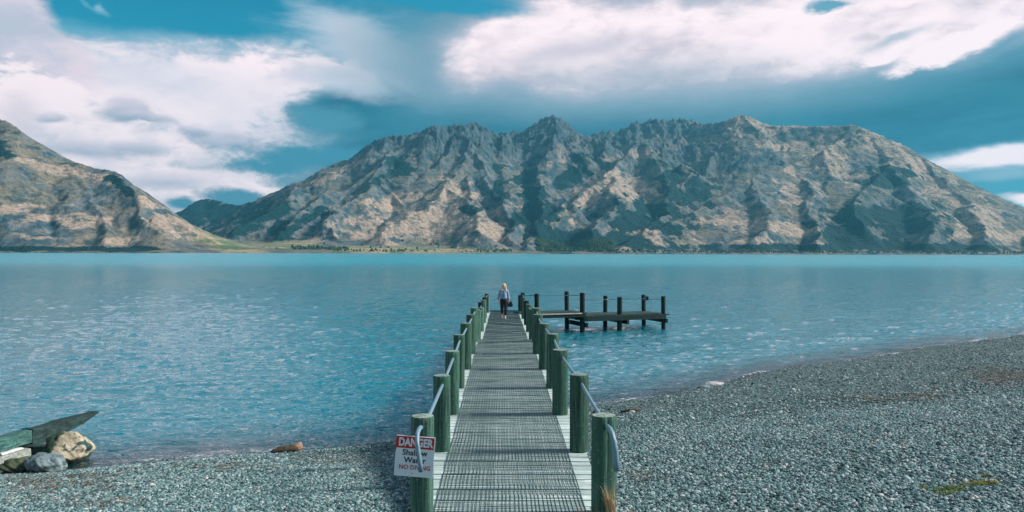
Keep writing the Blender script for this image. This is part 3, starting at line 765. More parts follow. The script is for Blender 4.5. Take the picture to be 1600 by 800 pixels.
pebbles = link(bpy.data.objects.new('pebbles', me)); pebbles['kind'] = 'stuff'
ng = bpy.data.node_groups.new('scatter_pebbles', 'GeometryNodeTree')
ng.interface.new_socket('Geometry', in_out='INPUT', socket_type='NodeSocketGeometry')
ng.interface.new_socket('Geometry', in_out='OUTPUT', socket_type='NodeSocketGeometry')
gi = ng.nodes.new('NodeGroupInput'); go = ng.nodes.new('NodeGroupOutput')
iop = ng.nodes.new('GeometryNodeInstanceOnPoints'); ci = ng.nodes.new('GeometryNodeCollectionInfo')
ci.inputs['Collection'].default_value = pcol; ci.inputs['Separate Children'].default_value = True; ci.inputs['Reset Children'].default_value = True
iop.inputs['Pick Instance'].default_value = True
na = ng.nodes.new('GeometryNodeInputNamedAttribute'); na.data_type = 'FLOAT'; na.inputs[0].default_value = 'size'
nr_ = ng.nodes.new('GeometryNodeInputNamedAttribute'); nr_.data_type = 'FLOAT_VECTOR'; nr_.inputs[0].default_value = 'spin'
m2p = ng.nodes.new('GeometryNodeMeshToPoints')
ng.links.new(gi.outputs[0], m2p.inputs['Mesh']); ng.links.new(m2p.outputs[0], iop.inputs['Points'])
ng.links.new(ci.outputs[0], iop.inputs['Instance'])
ng.links.new(na.outputs['Attribute'], iop.inputs['Scale'])
e2r = ng.nodes.new('FunctionNodeEulerToRotation'); ng.links.new(nr_.outputs['Attribute'], e2r.inputs[0])
ng.links.new(e2r.outputs[0], iop.inputs['Rotation'])
ng.links.new(iop.outputs[0], go.inputs[0])
md = pebbles.modifiers.new('scatter', 'NODES'); md.node_group = ng

# ------------------------------------------------------------------ object helpers
def tag(o, label=None, cat=None, group=None, kind=None):
    if label: o['label'] = label
    if cat: o['category'] = cat
    if group: o['group'] = group
    if kind: o['kind'] = kind
    return o
def empty(name, loc):
    o = bpy.data.objects.new(name, None); o.empty_display_size = 0.2; o.location = loc
    return link(o)
class MB:
    """collects faces in world space and links them as one mesh, its origin at its parent"""
    def __init__(s): s.v = []; s.f = []; s.m = []
    def faces(s, vs, fs, mi=0):
        b = len(s.v); s.v += [tuple(v) for v in vs]; s.f += [tuple(b + i for i in f) for f in fs]; s.m += [mi] * len(fs)
    def box(s, c, size, rot=None, mi=0, taper=None):
        hx, hy, hz = size[0] / 2, size[1] / 2, size[2] / 2
        vs = [Vector((x, y, z)) for x in (-hx, hx) for y in (-hy, hy) for z in (-hz, hz)]
        if taper:
            for v in vs:
                if v.y > 0: v.x *= taper; v.z *= taper
        if rot is not None: vs = [rot @ v for v in vs]
        c = Vector(c)
        s.faces([v + c for v in vs], [(0, 1, 3, 2), (4, 6, 7, 5), (0, 4, 5, 1), (2, 3, 7, 6), (0, 2, 6, 4), (1, 5, 7, 3)], mi)
    def beam(s, a, b, w, h, mi=0, up=Vector((0, 0, 1))):
        a = Vector(a); b = Vector(b); y = (b - a); L = y.length; y.normalize()
        x = y.cross(up).normalized(); z = x.cross(y)
        s.box((a + b) / 2, (w, L, h), Matrix((x, y, z)).transposed(), mi)
    def tube(s, pts, r, n=8, mi=0, caps=True):
        pts = [Vector(p) for p in pts]; rr = r if isinstance(r, (list, tuple)) else [r] * len(pts)
        rings = []; up = Vector((0.13, 0.21, 0.97))
        for i, p in enumerate(pts):
            t = (pts[min(i + 1, len(pts) - 1)] - pts[max(i - 1, 0)]).normalized()
            x = t.cross(up)
            if x.length < 0.1: x = t.cross(Vector((1, 0, 0)))
            x.normalize(); y = x.cross(t)
            rings.append([p + (x * math.cos(2 * math.pi * k / n) + y * math.sin(2 * math.pi * k / n)) * rr[i] for k in range(n)])
        vs = [v for q in rings for v in q]; fs = []
        for i in range(len(pts) - 1):
            for k in range(n):
                fs.append((i * n + k, i * n + (k + 1) % n, (i + 1) * n + (k + 1) % n, (i + 1) * n + k))
        if caps: fs += [tuple(range(n - 1, -1, -1)), tuple((len(pts) - 1) * n + k for k in range(n))]
        s.faces(vs, fs, mi)
    def build(s, name, mats, parent=None, smooth=False, origin=None):
        me = bpy.data.meshes.new(name)
        o0 = Vector(parent.location) if parent is not None else (Vector(origin) if origin is not None else Vector((0, 0, 0)))
        if parent is not None and parent.parent is not None: o0 = Vector(parent.parent.location) + Vector(parent.location)
        me.from_pydata([Vector(v) - o0 for v in s.v], [], s.f)
        for m in (mats if isinstance(mats, (list, tuple)) else [mats]): me.materials.append(m)
        if any(s.m): me.polygons.foreach_set('material_index', s.m)
        if smooth: me.polygons.foreach_set('use_smooth', [True] * len(me.polygons))
        me.update()
        o = bpy.data.objects.new(name, me)
        if parent is None: o.location = o0
        return link(o, parent)

def wood_mat(name, dark, light, grain=(14, 14, 1.2), rough=0.85, bump=0.012, blotch=None, var=0.25, specks=None):
    m = bpy.data.materials.new(name); m.use_nodes = True
    N = NT(m.node_tree); bs = N.n['Principled BSDF']
    tcn = N.n.new('ShaderNodeTexCoord').outputs['Object']
    oi = N.n.new('ShaderNodeObjectInfo').outputs['Random']
    p = N.vadd(tcn, N.comb(N.mul(oi, 31.0), N.mul(oi, 17.0), N.mul(oi, 7.0)))
    g = N.noise(N.vmul(p, grain), 1.6, 6.0, 0.66, 0.4)
    g2 = N.noise(N.vmul(p, tuple(k * 3.4 for k in grain)), 1.6, 4.0, 0.6)
    b = N.noise(p, 3.0, 4.0, 0.6)
    c = N.mix(N.smooth(g, 0.30, 0.70), dark, light)
    c = N.mix(N.smooth(g2, 0.50, 0.66, 0, 0.6), c, tuple(x * 0.45 for x in dark[:3]) + (1,))
    if blotch: c = N.mix(N.smooth(b, 0.44, 0.66), c, blotch)
    if specks: c = N.mix(N.smooth(N.noise(p, 38.0, 3.0, 0.6), 0.60, 0.68), c, specks)
    h = N.n.new('ShaderNodeHueSaturation'); N.put(h.inputs['Color'], c); N.put(h.inputs['Value'], N.lin(oi, 0, 1, 1 - var, 1 + var))
    N.l.new(h.outputs[0], bs.inputs['Base Color'])
    bs.inputs['Roughness'].default_value = rough; bs.inputs['Specular IOR Level'].default_value = 0.3
    N.l.new(N.bump(N.add(g, N.mul(g2, 0.6)), 1.0, bump), bs.inputs['Normal'])
    return m
def flat_mat(name, col, rough=0.6, metal=0.0, nscale=20, namp=0.25, bump=0.0, col2=None):
    m = bpy.data.materials.new(name); m.use_nodes = True
    N = NT(m.node_tree); bs = N.n['Principled BSDF']
    p = N.n.new('ShaderNodeTexCoord').outputs['Object']
    n = N.noise(p, nscale, 5.0, 0.6)
    c = N.mix(N.smooth(n, 0.35, 0.68, 0, 1.0 if col2 else namp), col, col2 or tuple(x * 0.5 for x in col[:3]) + (1,))
    N.l.new(c, bs.inputs['Base Color']); bs.inputs['Roughness'].default_value = rough; bs.inputs['Metallic'].default_value = metal
    if bump: N.l.new(N.bump(n, 1.0, bump), bs.inputs['Normal'])
    return m
M_POST = wood_mat('treated_post_wood', srgb(28, 68, 60), srgb(88, 126, 110), (18, 18, 0.8), blotch=srgb(56, 98, 82), bump=0.02, specks=srgb(98, 134, 112))
M_END = wood_mat('post_end_grain', srgb(104, 128, 118), srgb(172, 182, 170), (10, 10, 10), blotch=srgb(82, 110, 100))
M_DARK = wood_mat('old_dark_timber', srgb(10, 28, 30), srgb(28, 58, 54), (14, 14, 1.2), blotch=srgb(20, 44, 46))
M_PLANK = wood_mat('weathered_deck_plank', srgb(146, 172, 168), srgb(220, 230, 224), (1.4, 16, 16), bump=0.006, blotch=srgb(168, 188, 182), var=0.16)
M_DPLANK = wood_mat('dark_deck_plank', srgb(28, 52, 52), srgb(60, 86, 82), (1.4, 16, 16), bump=0.006)
M_BEAR = wood_mat('bearer_timber', srgb(24, 46, 44), srgb(60, 84, 78), (2, 14, 14))
M_LIT_EDGE = wood_mat('lit_edge_timber', srgb(120, 130, 124), srgb(190, 180, 170), (2, 14, 14))  # sunlit joist edge, its brightness put into the timber colour
M_PIPE = flat_mat('galvanised_pipe', srgb(110, 144, 158), 0.5, 0.1, 30, 0.3)
M_NET = flat_mat('netting_wire', srgb(24, 72, 76), 0.6, 0.0, 40, 0.4)

def deck_z(Y):
    if Y < 20.62: return 1.335 + 0.010 * (Y - 8.2) * 0.6 + 0.012
    return EYE - (2.655 + (Y - 21.0) * 0.345 / 16.5)

# ------------------------------------------------------------------ jetty
jetty = empty('jetty', (0.08, 7.1, deck_z(8)))
tag(jetty, 'long timber jetty with green posts, pipe handrails and netting over pale planks', 'jetty')
def post_mesh(x, y, zt, zb, r, seed, flat=None, mats=(M_POST, M_END), nseg=26, lean=(0, 0)):
    pr = random.Random(seed); mb = MB(); lean = (pr.gauss(0, .006), pr.gauss(0, .006))
    zs = [zb, zb + 0.3 * (zt - zb), zb + 0.55 * (zt - zb), zb + 0.8 * (zt - zb), zt - 0.05, zt - 0.012, zt]
    ph = [pr.uniform(0, 6.28) for _ in range(4)]
    crack = pr.uniform(0, 6.28); crack2 = -math.pi / 2 + pr.uniform(-1.0, 1.0)
    rings = []
    for i, z in enumerate(zs):
        k = {5: 0.985, 6: 0.93}.get(i, 1.0); ring = []
        for j in range(nseg):
            a = 2 * math.pi * j / nseg
            rr = r * k * (1 + 0.022 * math.sin(2 * a + ph[0] + z) + 0.014 * math.sin(3 * a + ph[1] + 2 * z) + 0.006 * math.sin(7 * a + ph[2]))
            for ck, dp in ((crack, 0.16), (crack2, 0.10)):
                da = abs((a - ck + math.pi) % (2 * math.pi) - math.pi)
                if da < 0.13: rr *= 1 - dp * (1.0 if i >= 2 else 0.4)
            ring.append((x + rr * math.cos(a) + lean[0] * (z - zt), y + rr * math.sin(a) + lean[1] * (z - zt), z))
        rings.append(ring)
    vs = [v for q in rings for v in q]
    fs = [(i * nseg + j, i * nseg + (j + 1) % nseg, (i + 1) * nseg + (j + 1) % nseg, (i + 1) * nseg + j) for i in range(len(zs) - 1) for j in range(nseg)]
    mb.faces(vs, fs)
    top = rings[-1]; vs2 = top + [(x + 0.45 * (v[0] - x), y + 0.45 * (v[1] - y), zt + 0.004) for v in top] + [(x, y, zt + 0.003)]
    n = nseg
    mb.faces(vs2, [(j, (j + 1) % n, n + (j + 1) % n, n + j) for j in range(n)] + [(n + j, n + (j + 1) % n, 2 * n) for j in range(n)], 1)
    return mb
PR = 0.112
# (y, centre x, depth of the top below the eye, radius, dark?)
LEFT = [(7.08, -.760, 1.563, .113, 0), (9.32, -.758, 1.546, .108, 0), (11.4, -.765, 1.515, .110, 0), (13.5, -.785, 1.496, .106, 0), (15.6, -.762, 1.486, .120, 0), (17.9, -.755, 1.495, .112, 0), (20.2, -.76, 1.504, .112, 0),
        (22.7, -.75, 1.75, .10, 0), (26.0, -.735, 1.93, .105, 0), (27.6, -.80, 1.85, .10, 1), (30.0, -.76, 1.92, .11, 0), (33.0, -.79, 1.99, .10, 1), (36.8, -.75, 2.02, .115, 0)]
RIGHT = [(7.08, .975, 1.55, .117, 0), (9.32, .972, 1.53, .117, 0), (11.4, .900, 1.49, .125, 0), (13.5, .925, 1.478, .115, 0), (15.6, .885, 1.492, .110, 0), (17.9, .860, 1.488, .122, 0), (20.2, .925, 1.504, .125, 0),
         (22.7, .93, 1.73, .11, 0), (25.8, .93, 1.80, .11, 0), (29.0, .95, 1.88, .105, 1), (32.5, .95, 1.97, .105, 0), (36.8, 1.02, 1.98, .105, 1), (38.0, .90, 2.17, .085, 1)]
post_tops = {}
for side, rows in (('L', LEFT), ('R', RIGHT)):
    for i, (y, x, dt, r, dk) in enumerate(rows):
        zt = EYE - dt; zb = min(gz(x, y) - 0.35, deck_z(y) - 0.4) if y < 17 else -1.2
        o = post_mesh(x, y, zt, zb, r, i * 7 + (side == 'R') * 100, mats=None).build('post', [M_DARK if dk else M_POST, M_END if not dk else M_DARK], jetty, smooth=False)
        for p_ in o.data.polygons: p_.use_smooth = abs(p_.normal.z) < 0.5
        post_tops[side, i] = (x, y, zt)
# planks
pr = random.Random(3)
def plank_run(y0, y1, pitch, x0, x1, matf):
    y = y0
    while y < y1:
        w = pitch * pr.uniform(0.86, 0.93); mb = MB()
        zc = deck_z(y) - 0.024 + pr.uniform(-0.004, 0.003)
        rot = Matrix.Rotation(pr.uniform(-0.004, 0.004), 3, 'Z') @ Matrix.Rotation(pr.uniform(-0.002, 0.002), 3, 'Y')
        mb.box(((x0 + x1) / 2 + pr.uniform(-.012, .012), y + pitch / 2, zc), (x1 - x0 + pr.uniform(-.02, .02), w, 0.042), rot)
        o = mb.build('plank', matf, jetty)
        y += pitch
plank_run(6.95, 20.6, 0.172, -0.885, 1.06, M_PLANK)
plank_run(20.72, 37.9, 0.172, -0.80, 0.96, M_PLANK)
# bearers, stringers and cross heads
mb = MB()
for x in (-0.83, -0.1, 0.4, 1.0):
    for (ya, yb) in ((7.6, 20.55),):
        m_ = MB(); m_.beam((x, ya, deck_z(ya) - 0.145), (x, yb, deck_z(yb) - 0.145), 0.07, 0.19); m_.build('bearer', M_BEAR, jetty)
for x in (-0.76, -0.1, 0.4, 0.92):
    m_ = MB(); m_.beam((x, 20.75, deck_z(20.75) - 0.145), (x, 37.85, deck_z(37.85) - 0.145), 0.07, 0.19); m_.build('bearer', M_BEAR, jetty)
for (y, x, dt, r, dk) in RIGHT[4:12]:
    m_ = MB(); m_.beam((-0.95, y + 0.16, deck_z(y) - 0.33), (1.12, y + 0.16, deck_z(y) - 0.33), 0.10, 0.18); m_.build('cross_beam', M_BEAR, jetty)
m_ = MB(); m_.box((0.08, 20.665, deck_z(20.5) - 0.12), (1.9, 0.06, 0.24)); m_.build('end_board', M_BEAR, jetty)
m_ = MB(); m_.box((0.06, 37.96, deck_z(37.9) - 0.08), (1.8, 0.07, 0.26)); m_.build('end_board', M_BEAR, jetty)
# netting laid on the planks
def netting(y0, y1, x0, x1, cell, lift, seed):
    mb = MB(); q = random.Random(seed)
    n = int(round((x1 - x0) / cell)); w = 0.0030; h = 0.0025
    def zz_(x, y): return deck_z(y) + lift + 0.004 * math.sin(y * 3.1 + x * 2) + 0.003 * math.sin(y * 7.7 - 4 * x)
    seg = 0.5
    for i in range(n + 1):
        x = x0 + (x1 - x0) * i / n; y = y0; ww = w * (1.6 if i in (0, n) else 1)
        xo = 0.004 * math.sin(i * 1.7)
        while y < y1 - 1e-3:
            ye = min(y + seg, y1)
            xa = x + xo + 0.006 * math.sin(y * 1.3 + 0.2 * i); xb = x + xo + 0.006 * math.sin(ye * 1.3 + 0.2 * i)
            za, zb = zz_(x, y), zz_(x, ye)
            mb.faces([(xa - ww, y, za), (xa + ww, y, za), (xa + ww, y, za + h), (xa - ww, y, za + h), (xb - ww, ye, zb), (xb + ww, ye, zb), (xb + ww, ye, zb + h), (xb - ww, ye, zb + h)],
                     [(3, 2, 6, 7), (0, 3, 7, 4), (2, 1, 5, 6)])
            y = ye
    y = y0; k = 0
    while y < y1:
        a = q.uniform(-.004, .004); b = q.uniform(-.004, .004); ww = w * (1.5 if k % 2 else 0.9)
        pts_ = [(x0 + (x1 - x0) * t, y + a + (b - a) * t + 0.004 * math.sin(t * 6 + k), ) for t in (0, .25, .5, .75, 1)]
        for (xa, ya), (xb, yb) in zip(pts_[:-1], pts_[1:]):
            za, zb = zz_(xa, ya) + 0.003, zz_(xb, yb) + 0.003
            mb.faces([(xa, ya - ww, za), (xa, ya + ww, za), (xa, ya + ww, za + h), (xa, ya - ww, za + h), (xb, yb - ww, zb), (xb, yb + ww, zb), (xb, yb + ww, zb + h), (xb, yb - ww, zb + h)],
                     [(3, 7, 6, 2), (0, 4, 7, 3), (1, 2, 6, 5)])
        y += cell * (1.0 if k % 2 else 1.45); k += 1
    return mb
tag(netting(6.95, 20.58, -0.652, 0.822, 0.041, 0.004, 1).build('netting', M_NET, jetty), kind='stuff')
tag(netting(20.75, 37.9, -0.60, 0.80, 0.041, 0.004, 2).build('netting', M_NET, jetty), kind='stuff')
# handrails of galvanised pipe through the posts
rr_ = 0.021
for side in 'LR':
    rows = LEFT if side == 'L' else RIGHT
    n = 7
    hp = [Vector((post_tops[side, i][0] + (0.012 if side == 'L' else 0.02), post_tops[side, i][1], post_tops[side, i][2] - 0.105)) for i in range(n)]
    for i in range(n - 1):
        mb = MB(); mb.tube([hp[i], hp[i].lerp(hp[i + 1], .5) + Vector((0, 0, -0.006)), hp[i + 1]], rr_, 10); mb.build('handrail', M_PIPE, jetty, True)
    far = [i for i, r_ in enumerate(rows) if i >= 6 and r_[0] < 37.5]
    for a, b in zip(far[:-1], far[1:]):
        A = Vector(post_tops[side, a]); B = Vector(post_tops[side, b])
        mb = MB(); mb.tube([A - Vector((0, 0, .11)), B - Vector((0, 0, .11))], 0.016, 8); mb.build('handrail', M_PIPE, jetty, True)
# the bent ends at the two front posts
def px3(px, py, Y): return Vector(P(px, py, Y))
mb = MB()
pL = [px3(659, 669, 7.05), px3(658, 668, 6.93), px3(655.5, 671, 6.83), px3(653.0, 678, 6.76), px3(652.4, 688, 6.72), px3(653.4, 700, 6.70), px3(655.5, 714, 6.69), px3(657.6, 727, 6.69), px3(658.2, 737, 6.70)]
mb.tube(pL, 0.0215, 12); mb.build('handrail_end', M_PIPE, jetty, True)
mb = MB()
pR = [px3(947, 665, 7.05), px3(950, 666, 6.93), px3(954, 670, 6.84), px3(957.5, 678, 6.78), px3(960, 690, 6.75), px3(962, 705, 6.74), px3(963.3, 720, 6.74), px3(964, 735, 6.75)]
mb.tube(pR, [.020, .022, .024, .026, .028, .030, .030, .026], 12); mb.build('handrail_end', M_PIPE, jetty, True)

# ------------------------------------------------------------------ danger sign on the left front post
M_WHITE = flat_mat('sign_white', srgb(214, 222, 228), 0.45, 0, 6, 0.12)
M_RED = flat_mat('sign_red', srgb(176, 34, 30), 0.45, 0, 6, 0.12)
M_BLACK = flat_mat('sign_black', srgb(26, 34, 40), 0.5, 0, 6, 0.1)
M_SCREW = flat_mat('screw_steel', srgb(70, 76, 80), 0.4, 0.8)
SY = 6.945
sg_c = px3(648.8, 713.5, SY)
sign = empty('danger_sign', sg_c)
sign.rotation_euler = (0, R(4.4), 0)          # hangs a little askew
tag(sign, 'red and white danger shallow water sign hung on the front left post', 'sign')
SW, SH = 60.5 / F * SY, 63.0 / F * SY
def local(name, mb, mats, parent):
    me = bpy.data.meshes.new(name); me.from_pydata(mb.v, [], mb.f)
    for m in (mats if isinstance(mats, (list, tuple)) else [mats]): me.materials.append(m)
    if any(mb.m): me.polygons.foreach_set('material_index', mb.m)
    me.update()
    return link(bpy.data.objects.new(name, me), parent)
mb = MB(); mb.box((0, 0, 0), (SW, 0.012, SH)); board = local('board', mb, M_WHITE, sign)
mb = MB(); mb.box((-0.003, -0.0085, SH / 2 - 0.060), (SW - 0.012, 0.003, 0.108)); local('header_panel', mb, M_RED, sign)
mb = MB(); mb.box((-SW / 2 + 0.002, -0.0075, 0.12), (0.006, 0.004, 0.12)); local('edge_strip', mb, M_RED, sign)
def lettering(txt, x, z, size, mat, parent, y, bold=0.0, sx=1.0, name='lettering'):
    cu = bpy.data.curves.new('text', 'FONT'); cu.body = txt; cu.size = size; cu.align_x = 'CENTER'; cu.align_y = 'CENTER'
    cu.extrude = 0.0008; cu.offset = bold; cu.resolution_u = 3
    t = bpy.data.objects.new('text', cu)
    me = bpy.data.meshes.new_from_object(t); me.name = name
    me.transform(Matrix.Translation((x, y, z)) @ Matrix.Rotation(R(90), 4, 'X') @ Matrix.Diagonal((sx, 1, 1, 1)))
    me.materials.clear(); me.materials.append(mat)
    bpy.data.objects.remove(t); bpy.data.curves.remove(cu)
    return link(bpy.data.objects.new(name, me), parent)
lettering('DANGER', 0.0, SH / 2 - 0.061, 0.104, M_WHITE, sign, -0.0115, 0.0042, 0.76)
lettering('Shallow', 0.0, 0.033, 0.076, M_BLACK, sign, -0.0085, 0.0014, 1.0)
lettering('Water', 0.004, -0.037, 0.076, M_BLACK, sign, -0.0085, 0.0014, 1.0)
lettering('NO DIVING', 0.008, -0.104, 0.058, M_RED, sign, -0.0085, 0.0008, 0.98)
for (x, z) in ((0.02, SH / 2 - 0.003), (-0.012, -SH / 2 + 0.030)):
    mb = MB(); mb.tube([(x, -0.004, z), (x, -0.010, z)], 0.005, 8); local('screw', mb, M_SCREW, sign)

# ------------------------------------------------------------------ landing stage off the far end
ang = math.atan2(0.80, 2.10); ux, uy = math.cos(ang), math.sin(ang); wx_, wy_ = -uy, ux
Cx, Cy = 3.92, 36.1
stage = empty('landing_stage', (Cx, Cy, 0))
tag(stage, 'dark timber landing stage on tall piles reaching right from the jetty end', 'landing stage')
def SP(u, w, z): return (Cx + ux * u + wx_ * w, Cy + uy * u + wy_ * w, z)
ST = 2.28; WD = 1.45
def pile(px, u, w, ytop, r, zt=None):
    x, y, _ = SP(u, w, 0); x = (px - VX) / F * y
    zt = EYE - (ytop - HY) / F * y
    o = post_mesh(x, y, zt, -1.5, r, int(px), mats=None, nseg=16).build('pile', [M_DARK, M_DARK], stage)
    for p_ in o.data.polygons: p_.use_smooth = abs(p_.normal.z) < 0.5
    return Vector((x, y, zt))
pA = pile(838.7, -2.2, WD * .8, 458.7, .115)
pB = pile(885.5, 0.05, WD, 455.0, .112); pC = pile(910, 0, 0, 457.0, .125)
pD = pile(946.2, ST, WD, 461.5, .112); pE = pile(968.5, ST, 0, 463.5, .128)
pF = pile(1005.6, 2 * ST, WD, 459.8, .112); pG = pile(1036.5, 2 * ST, 0, 462.2, .112)
z1, z2 = EYE - 2.90, EYE - 3.06
q = random.Random(8)
def stage_planks(u0, u1, z, mat):
    u = u0
    while u < u1 - 0.05:
        a = SP(u + 0.075, -0.10, z - 0.022 + q.uniform(-.004, .004)); b = SP(u + 0.075, WD + 0.12, z - 0.022 + q.uniform(-.004, .004))
        mb = MB(); mb.beam(a, b, 0.138, 0.044); mb.build('plank', mat, stage)
        u += 0.15
stage_planks(-2.95, 0.12, z1, M_DPLANK); stage_planks(0.16, 2 * ST + 0.13, z2, M_DPLANK)
for w in (-0.14, WD * .5, WD + 0.15):
    mb = MB(); mb.beam(SP(-2.95, w, z1 - 0.13), SP(0.10, w, z1 - 0.13), 0.08, 0.17); mb.build('bearer', M_DARK, stage)
    mb = MB(); mb.beam(SP(0.0, w, z2 - 0.16), SP(2 * ST + 0.10, w, z2 - 0.16), 0.09, 0.23); mb.build('bearer', M_DARK, stage)
mb = MB(); mb.beam(SP(-2.95, -0.195, z1 - 0.028), SP(-0.12, -0.195, z1 - 0.028), 0.03, 0.056); mb.build('lit_edge_board', M_LIT_EDGE, stage)
for u, zz_ in ((0.16, z1 - 0.33), (0.16, z2 - 0.46), (ST + .16, z2 - 0.38), (2 * ST + .14, z2 - 0.38)):
    mb = MB(); mb.beam(SP(u, -0.2, zz_), SP(u, WD + 0.25, zz_), 0.11, 0.20); mb.build('cross_beam', M_DARK, stage)
mb = MB(); mb.beam(SP(2 * ST + 0.1, -.1, z2 - 0.06), SP(2 * ST + 0.36, -.05, z2 - 0.06), 0.05, 0.06); mb.build('cleat', M_DARK, stage)
mb = MB(); mb.box(pF + Vector((0.19, -0.02, -0.19)), (0.12, 0.10, 0.20)); mb.build('light_box', M_DARK, stage)
M_ROPE = flat_mat('rail_rope', srgb(60, 92, 100), 0.8)
M_BAND = flat_mat('pale_rope', srgb(150, 160, 150), 0.8)
def sag(a, b, d):
    return [a.lerp(b, t) + Vector((0, 0, -d * 4 * t * (1 - t))) for t in (0, .2, .4, .6, .8, 1)]
r0 = Vector((1.02, 36.8, EYE - 2.10))
A_, B_, C_ = pA - Vector((0, 0, .10)), pB - Vector((0, 0, .20)), pC - Vector((0, 0, .13))
D_, E_, F_, G_ = pD - Vector((0, 0, .20)), pE - Vector((0, 0, .12)), pF - Vector((0, 0, .21)), pG - Vector((0, 0, .15))
for a, b in ((r0, A_), (A_, B_), (B_, C_), (C_ - Vector((0, 0, .22)), D_), (D_, F_), (F_, G_)):
    mb = MB(); mb.tube(sag(a, b, 0.012), 0.014, 6); mb.build('rail_rope', M_ROPE, stage, True)
for p_, dz_ in ((pB, .20), (pD, .20), (pF, .21)):
    mb = MB(); pts_ = [p_ + Vector((0.125 * math.cos(t), 0.125 * math.sin(t), -dz_)) for t in np.linspace(0, 2 * math.pi, 17)]
    mb.tube(pts_, 0.016, 6, caps=False); mb.build('rope_band', M_BAND, stage, True)

# ------------------------------------------------------------------ boulders, driftwood, plants
def rock_mesh(name, mat, c, size, seed, rotz=0, cuts=9, sub=4, rough=0.06, freq=2.2, sink=0.25):
    pr = random.Random(seed); bm = bmesh.new(); bmesh.ops.create_icosphere(bm, subdivisions=sub, radius=1.0)
    cs = [(Vector((pr.gauss(0, 1), pr.gauss(0, 1), pr.gauss(0, .9))).normalized(), pr.uniform(0.66, 0.93)) for _ in range(cuts)]
    V = np.array([v.co[:] for v in bm.verts])
    for n, d in cs:
        n = np.array(n[:]); k = V @ n; V = V - np.outer(np.clip(k - d, 0, None) * 0.88, n)
    nz = fbm(V[:, 0] * freq + V[:, 2] * 1.7 + seed, V[:, 1] * freq - V[:, 2] * 1.3, 5, seed, 0.55)
    V = V * (1 + rough * 2.2 * nz)[:, None]
    for v, p in zip(bm.verts, V): v.co = (p[0] * size[0], p[1] * size[1], p[2] * size[2])
    me = bpy.data.meshes.new(name); bm.to_mesh(me); bm.free(); me.materials.append(mat)
    me.polygons.foreach_set('use_smooth', [sub > 3] * len(me.polygons))
    o = link(bpy.data.objects.new(name, me)); o.location = c; o.rotation_euler = (0, 0, rotz); return o
def rock_mat(name, light, mid, dark, side=None, patches=None):
    m = bpy.data.materials.new(name); m.use_nodes = True
    N = NT(m.node_tree); bs = N.n['Principled BSDF']
    p = N.n.new('ShaderNodeTexCoord').outputs['Object']
    n1 = N.noise(p, 3.5, 6.0, 0.62); n2 = N.noise(p, 14.0, 6.0, 0.65); n3 = N.noise(N.vmul(p, (1, 1, 3)), 5.0, 5.0, 0.6, 0.6)
    c = N.mix(N.smooth(n1, 0.36, 0.62), mid, light); c = N.mix(N.smooth(n2, 0.52, 0.68, 0, .7), c, dark)
    c = N.mix(N.smooth(n3, 0.56, 0.64, 0, .75), c, dark)
    if patches:
        v = N.noise(p, 4.2, 2.0, 0.4, 0.8)
        c = N.mix(N.smooth(v, 0.585, 0.615), c, patches)
    if side:
        x, y, z = N.sep(p)
        f = N.add(N.add(N.mul(x, -3.2), -0.30), N.mul(N.sub(n1, 0.5), 1.6))
        c = N.mix(N.smooth(f, -0.12, 0.12), c, N.mix(n2, side, tuple(k * 0.45 for k in side[:3]) + (1,)))
    z = N.sep(N.n.new('ShaderNodeNewGeometry').outputs['Position'])[2]
    wet = N.smooth(N.add(z, N.mul(n1, 0.06)), 0.16, 0.08)
    c = N.mix(N.mul(wet, .8), c, srgb(14, 28, 26))
    N.l.new(c, bs.inputs['Base Color']); N.put(bs.inputs['Roughness'], N.lin(wet, 0, 1, .85, .3))
    N.l.new(N.bump(N.add(n2, N.mul(n3, 1.0)), 1.0, 0.03), bs.inputs['Normal'])
    return m
M_TAN = rock_mat('tan_boulder', srgb(190, 178, 154), srgb(152, 142, 120), srgb(104, 102, 84), side=srgb(44, 72, 50), patches=srgb(52, 84, 80))
M_GREY = rock_mat('grey_boulder', srgb(128, 146, 150), srgb(84, 104, 104), srgb(42, 60, 54))
M_MOSS = rock_mat('mossy_stone', srgb(88, 96, 66), srgb(56, 74, 52), srgb(26, 42, 34))
M_PALE = rock_mat('pale_stone', srgb(206, 196, 190), srgb(170, 172, 172), srgb(110, 120, 122))
o = rock_mesh('boulder', M_TAN, (-7.98, 13.62, 0.20), (0.45, 0.38, 0.32), 12, 0.15, cuts=16, sub=5, rough=.09)
tag(o, 'tan boulder with dark mossy left side standing in the water beside the slipway beam', 'boulder')
o = rock_mesh('boulder', M_GREY, (-7.95, 12.86, 0.135), (0.40, 0.30, 0.22), 31, -0.2, cuts=15, sub=5, rough=.09)
tag(o, 'low smooth grey boulder on the shingle in front of the tan boulder', 'boulder')
o = rock_mesh('boulder', M_MOSS, (-8.42, 12.95, 0.07), (0.36, 0.26, 0.16), 45, 0.3, cuts=15, sub=5, rough=.1)
tag(o, 'dark mossy rock tucked under the slipway beam left of the grey boulder', 'boulder')
zf = gz(6.05, 21.05)
o = rock_mesh('flat_rock', M_PALE, (6.05, 21.05, zf + 0.05), (0.36, 0.22, 0.085), 61, -0.15, cuts=6, sub=3)
tag(o, 'pale flat rock at the waterline right of the jetty', 'rock')
o = rock_mesh('flat_rock', M_GREY, (5.72, 20.85, gz(5.72, 20.85) + 0.03), (0.26, 0.18, 0.06), 62, 0.4, cuts=6, sub=3)
tag(o, 'grey flat rock against the left of the pale one at the waterline', 'rock')
